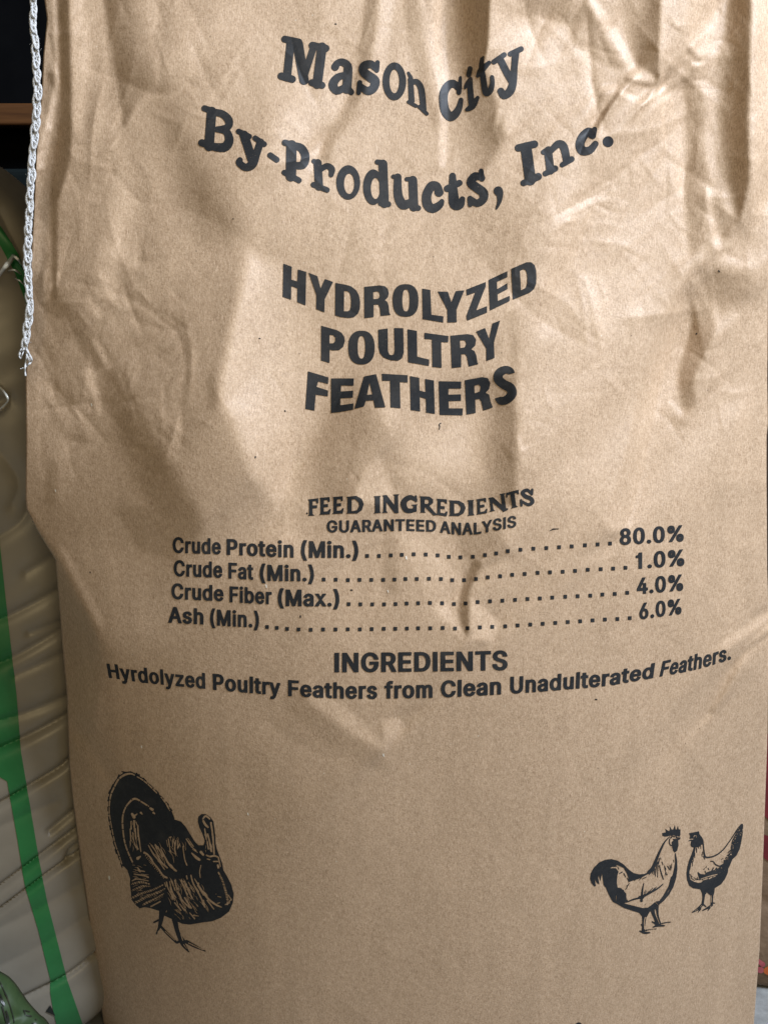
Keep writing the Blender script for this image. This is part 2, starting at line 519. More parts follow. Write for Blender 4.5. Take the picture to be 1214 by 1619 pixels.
# ------------------------------------------------------------------ the kraft sack: relief of the paper
# Each line: how much a patch of the paper is tilted towards (+) or away from (-) the upper right,
# measured in photo pixels: ('P', outline, tilt, softness) or ('S', [(x, y, half width)...], tilt, softness).
FOLDS = [
    ('P', [(40, -60), (230, -60), (330, 330), (390, 430), (350, 640), (380, 780), (330, 900), (240, 1000), (100, 900), (40, 800)], -.02, 70),
    ('P', [(860, 330), (1040, 300), (1060, 560), (1000, 760), (830, 800), (830, 560)], .05, 60),
    ('P', [(400, 60), (700, 260), (700, 420), (560, 440), (400, 380)], .06, 60),
    ('P', [(158, -40), (232, -40), (236, 60), (250, 130), (215, 170), (196, 200), (180, 90)], -.40, 7, (262, 80, 170, 90)),
    ('S', [(240, 130, 20), (275, 200, 24), (310, 280, 30), (345, 360, 36)], -.24, 30),
    ('S', [(180, 200, 10), (195, 300, 16), (190, 390, 24)], .14, 20),
    ('S', [(150, -10, 14), (150, 80, 16), (160, 180, 12)], .08, 14),
    ('S', [(100, -20, 9), (104, 120, 8), (104, 200, 9), (98, 250, 12), (88, 305, 8)], -.46, 7),
    ('S', [(86, 314, 5), (87, 400, 4), (87, 470, 4)], -.34, 5),
    ('S', [(120, -20, 12), (128, 100, 14), (124, 200, 10)], .15, 14),
    ('S', [(86, -20, 5), (91, 60, 4), (90, 130, 4), (80, 190, 6), (66, 260, 8)], .26, 4),
    ('P', [(75, 112), (92, 118), (90, 148), (78, 132)], -.28, 3),
    ('S', [(64, 170, 6), (60, 300, 9), (58, 420, 9)], .10, 8),
    ('P', [(235, 10), (430, 20), (440, 90), (330, 90), (260, 60)], .10, 40),
    ('S', [(593, -30, 12), (577, 80, 10), (560, 160, 10), (545, 190, 10), (520, 215, 10), (516, 250, 9)], -.24, 9),
    ('P', [(430, 150), (540, 90), (540, 170), (505, 205), (500, 300), (420, 250)], .13, 26),
    ('S', [(612, -20, 10), (606, 60, 10), (590, 140, 10)], .14, 12),
    ('S', [(646, -20, 12), (660, 80, 12), (676, 150, 8), (690, 200, 6)], -.17, 9),
    ('S', [(690, -30, 8), (694, 80, 10), (702, 160, 6), (699, 260, 4)], .27, 8),
    ('P', [(690, -40), (775, -40), (772, 60), (764, 112), (735, 120), (700, 110)], -.72, 6, (688, 40, 770, 30)),
    ('P', [(735, 110), (770, 115), (785, 160), (800, 220), (780, 250), (740, 300), (695, 240), (702, 180)], -.36, 12, (685, 200, 790, 180)),
    ('S', [(789, 175, 4), (786, 195, 4)], .2, 4),
    ('P', [(805, -40), (912, -40), (905, 40), (860, 30), (820, 20)], -.25, 12),
    ('P', [(782, 20), (850, 40), (890, 60), (890, 150), (830, 100), (790, 90)], .12, 22),
    ('P', [(925, -5), (998, 112), (960, 105), (905, 70), (905, 30)], -.22, 7),
    ('S', [(935, 0, 7), (970, 60, 9), (1005, 120, 8)], .22, 8),
    ('P', [(970, -30), (1045, -30), (1042, 70), (1040, 125), (1005, 100), (985, 50)], -.42, 6, (955, 40, 1040, 50)),
    ('S', [(942, 200, 5), (960, 170, 4), (976, 150, 4)], -.45, 4),
    ('S', [(956, 140, 8), (970, 138, 6)], .30, 5),
    ('S', [(990, 126, 4), (1030, 135, 4), (1042, 120, 5)], -.35, 4),
    ('S', [(985, 148, 4), (1018, 161, 4), (1042, 138, 4), (1047, 118, 3)], .36, 3),
    ('P', [(1075, -30), (1150, -30), (1150, 85), (1100, 92), (1085, 60)], .16, 12),
    ('S', [(1090, 80, 5), (1103, 95, 4)], -.34, 3),
    ('S', [(1094, 100, 3), (1108, 101, 3)], .30, 3),
    ('S', [(1088, 105, 10), (1095, 170, 14), (1100, 240, 12), (1100, 300, 20), (1105, 350, 20), (1095, 390, 10)], -.28, 12),
    ('S', [(1052, 150, 12), (1062, 220, 14), (1071, 290, 8), (1077, 308, 4)], .20, 9),
    ('S', [(1165, -30, 18), (1160, 150, 20), (1165, 300, 20), (1185, 380, 22)], -.15, 20),
    ('P', [(1120, -40), (1188, -40), (1182, 200), (1186, 285), (1168, 350), (1138, 250), (1128, 150)], -.50, 11, (1112, 100, 1182, 100)),
    ('S', [(1206, -30, 14), (1203, 200, 12), (1200, 330, 10)], .24, 12),
    ('S', [(1120, 300, 4), (1122, 340, 4), (1135, 390, 5)], .26, 4),
    ('S', [(1134, 312, 6), (1146, 370, 8)], -.16, 7),
    ('P', [(735, 300), (860, 300), (860, 420), (800, 440), (740, 390)], -.11, 38),
    ('S', [(920, 300, 18), (905, 360, 20), (870, 460, 20), (850, 520, 12)], .15, 26),
    ('P', [(60, 440), (150, 430), (330, 420), (390, 470), (360, 560), (345, 650), (370, 760), (330, 800), (250, 820), (150, 720), (110, 600)], -.07, 50),
    ('S', [(92, 470, 8), (120, 520, 10), (150, 560, 12), (175, 590, 14), (190, 640, 20), (230, 720, 26), (290, 830, 30)], -.27, 16),
    ('S', [(138, 478, 6), (155, 495, 8)], .2, 5),
    ('S', [(84, 445, 2), (82, 458, 2)], .3, 3),
    ('S', [(93, 432, 2), (91, 452, 2)], .3, 3),
    ('S', [(150, 540, 4), (172, 578, 6)], .22, 4),
    ('S', [(100, 505, 5), (115, 540, 5), (150, 590, 5)], .12, 5),
    ('S', [(138, 590, 8), (152, 625, 6), (158, 650, 3)], .24, 7),
    ('P', [(42, 612), (85, 640), (105, 680), (110, 720), (90, 800), (40, 800)], .10, 7, (30, 760, 105, 680)),
    ('S', [(84, 735, 8), (80, 790, 10)], -.14, 9),
    ('S', [(170, 405, 22), (168, 470, 16)], .12, 14),
    ('P', [(393, 400), (450, 420), (520, 560), (520, 660), (470, 720), (440, 800), (400, 750), (370, 670), (350, 640), (352, 600), (372, 500)], .40, 16, (560, 560, 360, 600)),
    ('S', [(335, 600, 8), (338, 640, 8)], -.14, 9),
    ('P', [(560, 600), (600, 640), (600, 690), (570, 720), (540, 790), (490, 780), (492, 700), (510, 660)], -.22, 28),
    ('P', [(600, 722), (622, 780), (610, 800), (560, 790), (575, 745)], .22, 10),
    ('P', [(600, 640), (760, 650), (755, 740), (700, 760), (640, 740)], .2, 38),
    ('P', [(725, 600), (812, 590), (819, 700), (815, 800), (740, 800), (725, 700)], -.40, 14, (715, 700, 820, 690)),
    ('S', [(810, 500, 10), (815, 600, 6)], -.16, 12),
    ('S', [(820, 690, 3), (826, 712, 3), (835, 705, 2)], .25, 3),
    ('P', [(830, 620), (1010, 560), (1000, 700), (960, 800), (840, 790)], .05, 40),
    ('S', [(1081, 445, 3), (1068, 490, 10), (1040, 560, 14), (1020, 650, 16), (1000, 740, 18), (975, 820, 20)], .34, 11),
    ('S', [(1092, 450, 4), (1110, 520, 20), (1085, 590, 14), (1090, 640, 12)], -.42, 12),
    ('P', [(1100, 420), (1190, 430), (1195, 470), (1140, 500), (1110, 470)], -.32, 16),
    ('S', [(1060, 636, 4), (1075, 652, 3)], .2, 4),
    ('S', [(1095, 650, 5), (1120, 625, 3)], .2, 4),
    ('S', [(1066, 664, 6), (1084, 672, 5)], -.15, 5),
    ('P', [(1160, 640), (1208, 600), (1205, 760), (1150, 760)], .15, 22),
    ('P', [(180, 800), (230, 800), (270, 850), (285, 890), (220, 870)], -.18, 12),
    ('P', [(430, 835), (490, 835), (490, 880), (440, 890)], .12, 18),
    ('P', [(110, 850), (240, 880), (250, 1000), (170, 1020)], .08, 30),
    ('S', [(640, 850, 20), (690, 900, 30), (700, 960, 22)], .14, 22),
    ('S', [(618, 835, 14), (616, 930, 12)], -.14, 14),
    ('P', [(715, 835), (790, 830), (810, 880), (760, 900), (730, 880)], -.18, 12),
    ('S', [(752, 895, 8), (737, 930, 7), (733, 970, 8), (739, 1000, 4)], -.38, 7),
    ('P', [(746, 945), (790, 985), (780, 1012), (742, 1012)], .27, 6),
    ('S', [(700, 960, 10), (726, 996, 7)], .16, 9),
    ('S', [(780, 1010, 3), (776, 1026, 3)], .2, 3),
    ('S', [(1230, 988, 4), (1180, 1030, 4), (1150, 1080, 5), (1125, 1125, 6)], -.32, 5),
    ('S', [(1210, 975, 6), (1172, 1002, 8), (1152, 1020, 7)], .20, 7),
    ('S', [(500, 1100, 14), (550, 1140, 14), (606, 1182, 5)], .15, 11),
    ('S', [(622, 1150, 16), (611, 1182, 4)], .26, 9),
    ('S', [(470, 1110, 18), (540, 1170, 18), (604, 1210, 10)], -.08, 14),
    ('S', [(112, 1150, 6), (138, 1192, 8), (165, 1230, 8)], .28, 7),
    ('S', [(128, 1130, 8), (165, 1185, 10), (190, 1240, 10)], -.16, 11),
    ('P', [(40, 800), (92, 878), (150, 990), (163, 1045), (150, 1160), (112, 1160), (96, 1000), (84, 880)], -.32, 5),
    ('S', [(100, 868, 5), (130, 925, 6), (160, 985, 6)], .16, 6),
    ('S', [(460, 900, 20), (465, 1000, 14)], -.06, 20),
    ('S', [(925, 890, 9), (960, 868, 9)], .12, 13),
    ('S', [(1180, 880, 14), (1190, 960, 12)], -.12, 14),
]

DX0, DX1, DY0, DY1, DS = -140, 1360, -260, 1840, 2.0
gx = np.arange(DX0, DX1, DS)
gy = np.arange(DY0, DY1, DS)
GX, GY = np.meshgrid(gx, gy)


def solve_relief(folds, lx=0.62, lz=0.62, lf=0.42):
    """Paper height (pixels) whose slopes towards the upper right are the measured tilts."""
    G = np.zeros(GX.shape)
    for kind, pts, val, soft, *grade in folds:
        mx, my = sum(p[0] for p in pts) / len(pts), sum(p[1] for p in pts) / len(pts)
        if my < 480 and mx > 690:
            val *= 1.2                                   # the top right is creased hardest
        elif my < 480 and mx < 130:
            val *= 1.3
        if kind == 'P':
            pad = soft + 4
            j0, j1 = np.searchsorted(gx, [min(p[0] for p in pts) - pad, max(p[0] for p in pts) + pad])
            i0, i1 = np.searchsorted(gy, [min(p[1] for p in pts) - pad, max(p[1] for p in pts) + pad])
            d = poly_dist(GX[i0:i1, j0:j1], GY[i0:i1, j0:j1], [pts])
        else:
            pts = spline(pts, 6)
            pad = soft + 4 + max(p[2] for p in pts)
            j0, j1 = np.searchsorted(gx, [min(p[0] for p in pts) - pad, max(p[0] for p in pts) + pad])
            i0, i1 = np.searchsorted(gy, [min(p[1] for p in pts) - pad, max(p[1] for p in pts) + pad])
            d = stroke_dist(GX[i0:i1, j0:j1], GY[i0:i1, j0:j1], pts)
        s2 = soft * .65 if soft < 15 else soft           # creased paper turns sharply
        w = smoothstep(0.5 - d / (2.0 * s2))
        if grade:                                        # a facet that fades out to one side
            ax, ay, bx, by = grade[0]
            w = w * smoothstep(((GX[i0:i1, j0:j1] - ax) * (bx - ax) + (GY[i0:i1, j0:j1] - ay) * (by - ay)) / ((bx - ax) ** 2 + (by - ay) ** 2))
        G[i0:i1, j0:j1] += (val * 1.2 if val > 0 else val) * w
    ny, nx = G.shape
    P = np.zeros((ny * 2, nx * 2))
    P[:ny, :nx] = G
    kx = 2 * math.pi * np.fft.fftfreq(nx * 2, DS)[None, :]
    ky = 2 * math.pi * np.fft.fftfreq(ny * 2, DS)[:, None]
    D = -(lx * 1j * kx - lz * 1j * ky) / lf
    H = np.conj(D) * np.fft.fft2(P) / (np.abs(D) ** 2 + 0.07 * (kx ** 2 + ky ** 2) + (2 * math.pi / 2000) ** 2 * 0.4)
    return np.real(np.fft.ifft2(H))[:ny, :nx]


def value_noise(scale, seed, stretch=1.0):
    r = np.random.default_rng(seed)
    w, h = int((DX1 - DX0) / scale) + 4, int((DY1 - DY0) / (scale * stretch)) + 4
    v = r.standard_normal((h, w))
    fx = (GX - DX0) / scale
    fy = (GY - DY0) / (scale * stretch)
    i, j = fy.astype(int), fx.astype(int)
    ty, tx = smoothstep(fy - i), smoothstep(fx - j)
    return (v[i, j] * (1 - tx) + v[i, j + 1] * tx) * (1 - ty) + (v[i + 1, j] * (1 - tx) + v[i + 1, j + 1] * tx) * ty


def crumple(seed, n, length, amp, region, width=9):
    """Short faint creases of handled paper: small ridges in random directions."""
    r = np.random.default_rng(seed)
    out = np.zeros(GX.shape)
    for _ in range(n):
        x, y = r.uniform(region[0], region[2]), r.uniform(region[1], region[3])
        a = r.normal(math.pi / 2, 0.8)
        L = length * r.uniform(0.7, 1.6)
        p = [(x - math.cos(a) * L / 2, y - math.sin(a) * L / 2, 0), (x + r.normal(0, L * .07), y + r.normal(0, L * .07), 0), (x + math.cos(a) * L / 2, y + math.sin(a) * L / 2, 0)]
        pad = width * 5
        j0, j1 = np.searchsorted(gx, [min(q[0] for q in p) - pad, max(q[0] for q in p) + pad])
        i0, i1 = np.searchsorted(gy, [min(q[1] for q in p) - pad, max(q[1] for q in p) + pad])
        X, Y = GX[i0:i1, j0:j1], GY[i0:i1, j0:j1]
        d = stroke_dist(X, Y, spline(p))
        fade = np.clip(1 - ((X - x) ** 2 + (Y - y) ** 2) / (L * .55) ** 2, 0, 1)
        w = width * r.uniform(.28, 1.0)
        out[i0:i1, j0:j1] += r.choice([-1, 1]) * amp * r.uniform(.4, 1) * np.exp(-d / w) * fade
    return out


def lerp_rows(tab, y):
    return np.interp(y, [t[0] for t in tab], [t[1] for t in tab])


LEFT = [(-260, 76), (0, 71), (30, 75), (90, 69), (137, 67), (180, 63), (240, 58), (330, 54), (420, 49), (500, 47), (560, 43), (600, 41),
        (700, 42), (790, 41), (806, 43), (840, 60), (885, 88), (957, 94), (1035, 100), (1098, 106), (1211, 110), (1269, 116), (1358, 128),
        (1442, 140), (1516, 150), (1614, 163), (1840, 192)]
RIGHT = [(-260, 1238), (0, 1238), (300, 1232), (400, 1218), (460, 1213), (600, 1212), (670, 1213), (690, 1211), (760, 1211), (900, 1212), (1000, 1215),
         (1100, 1213), (1180, 1212), (1260, 1209), (1400, 1204), (1500, 1200), (1619, 1191), (1840, 1176)]
BULGE = [(-260, .012), (0, .018), (400, .028), (800, .044), (1200, .066), (1840, .078)]
LEAN = [(-260, .072), (0, .050), (300, .029), (600, .012), (900, .001), (1050, .000), (1300, .012), (1600, .036), (1840, .058)]
GUSSET = [(-260, -500), (700, -30), (806, 40), (890, 96), (950, 125), (1000, 153), (1040, 160), (1130, 150), (1250, 172), (1400, 186), (1619, 206), (1840, 225)]
GSOFT = [(-260, 2), (880, 2), (1010, 3), (1060, 14), (1200, 22), (1840, 26)]

RELIEF = solve_relief(FOLDS) * 2.3
RELIEF += value_noise(170, 3, 1.3) * 2.0 + value_noise(60, 4, 1.2) * .32 + value_noise(22, 5) * .055
RELIEF += crumple(31, 52, 150, 3.8, (850, -80, 1220, 520), 24) + crumple(32, 28, 130, 3.2, (50, -80, 330, 300), 22) + crumple(33, 32, 110, 3.0, (50, 380, 300, 740), 18) + crumple(34, 34, 150, 2.0, (330, -80, 860, 420), 26) + crumple(35, 26, 150, 1.5, (300, 640, 1210, 1080), 24)
RELIEF += crumple(41, 90, 60, 1.3, (860, -80, 1220, 700), 6) + crumple(42, 60, 60, 1.2, (45, -80, 320, 760), 6) + crumple(43, 60, 60, .8, (320, -60, 860, 800), 6)
RELIEF += crumple(21, 170, 60, 0.9, (40, -200, 1220, 720)) + crumple(22, 70, 60, 0.45, (60, 700, 1220, 1150)) + crumple(51, 16, 190, 1.3, (150, 1150, 1190, 1700), 30) + crumple(23, 70, 70, 0.5, (110, 1100, 1200, 1700))
RELIEF += crumple(24, 50, 46, 1.4, (60, 380, 300, 720)) + crumple(25, 60, 46, 1.5, (900, -50, 1210, 420))


def smooth_rows(tab, y, sigma):
    yy = np.arange(-500, 2100, 4.0)
    n = int(3 * sigma / 4)
    k = np.exp(-.5 * (np.arange(-n, n + 1) * 4.0 / sigma) ** 2)
    v = lerp_rows(tab, yy)
    v = np.convolve(np.pad(v, n, mode='edge'), k / k.sum(), mode='valid')
    return np.interp(y, yy, v)


_l, _r = smooth_rows(LEFT, GY, 60), smooth_rows(RIGHT, GY, 60)
_h = (GX - (_l + _r) / 2) / ((_r - _l) / 2)
_soft = lerp_rows(GSOFT, GY)
_g = (smooth_rows(GUSSET, GY, 14) - GX) / _soft
_left = np.clip(.88 + (GY - 900) / 2200, .88, 1.15)
DEPTH = smooth_rows(LEAN, GY, 90) + smooth_rows(BULGE, GY, 90) * np.where(_h < 0, _left, 1.0) * np.abs(np.clip(_h, -1.2, 1.2)) ** np.where(_h < 0, 2.9, 2.3) \
    + np.logaddexp(0, np.clip(_g, -60, 60)) * _soft * PXM * np.interp(GY, [1040, 1250], [1.5, .75]) - RELIEF * PXM


def sack_depth(px, py):
    fx = np.clip((np.asarray(px, float) - DX0) / DS, 0, len(gx) - 1.001)
    fy = np.clip((np.asarray(py, float) - DY0) / DS, 0, len(gy) - 1.001)
    i, j = fy.astype(int), fx.astype(int)
    ty, tx = fy - i, fx - j
    return (DEPTH[i, j] * (1 - tx) + DEPTH[i, j + 1] * tx) * (1 - ty) + (DEPTH[i + 1, j] * (1 - tx) + DEPTH[i + 1, j + 1] * tx) * ty


sack = empty('feed_sack', (0.0, 0.08, 0.0), 'tall brown kraft paper feed sack with black lettering and poultry drawings', 'sack')


def build_sack():
    rows = np.arange(-236, 1811, 2.9)
    nc = 470
    u = np.linspace(-1, 1, nc)
    PX = lerp_rows(LEFT, rows)[:, None] * (1 - u) / 2 + lerp_rows(RIGHT, rows)[:, None] * (1 + u) / 2
    PY = np.repeat(rows[:, None], nc, 1)
    F = at_depth(PX, PY, sack_depth(PX, PY))
    F[..., 2] = np.maximum(F[..., 2], 0.0)
    back = []
    Lp, Rp = F[:, 0], F[:, -1]
    for (f, dx, y) in ((0, .010, .3), (0, .018, .6), (0, .014, 1.0)):
        q = Rp.copy()
        q[:, 0] -= dx
        q[:, 1] = q[:, 1] * (1 - y) + .175 * y
        back.append(q)
    for t in np.linspace(.05, .95, 9):
        q = Rp * (1 - t) + Lp * t
        q[:, 0] += .050 * t - .014 * (1 - t)
        q[:, 1] = .175 + .02 * math.sin(math.pi * t)
        back.append(q)
    for (dx, y) in ((.050, 1.0), (.042, .6), (.020, .3)):
        q = Lp.copy()
        q[:, 0] += dx
        q[:, 1] = q[:, 1] * (1 - y) + .175 * y
        back.append(q)
    V = np.concatenate([F, np.stack(back, 1)], 1)
    nr, nt = V.shape[:2]
    faces = grid_faces(nr, nt, wrap=True).tolist()
    faces.append(list(range(nt)))
    faces.append(list(range((nr - 1) * nt, nr * nt))[::-1])
    o = link_mesh('paper_shell', V.reshape(-1, 3), [f[::-1] for f in faces], M_KRAFT, sack)
    return o


build_sack()


def print_on_sack(name, pr, mat=None, lift=0.00026, parent=None):
    vx, vy, faces = pr.outline()
    P = at_depth(vx, vy, sack_depth(vx, vy) - lift)
    return link_mesh(name, P, [f[::-1] for f in faces], mat or M_INK, parent or sack)

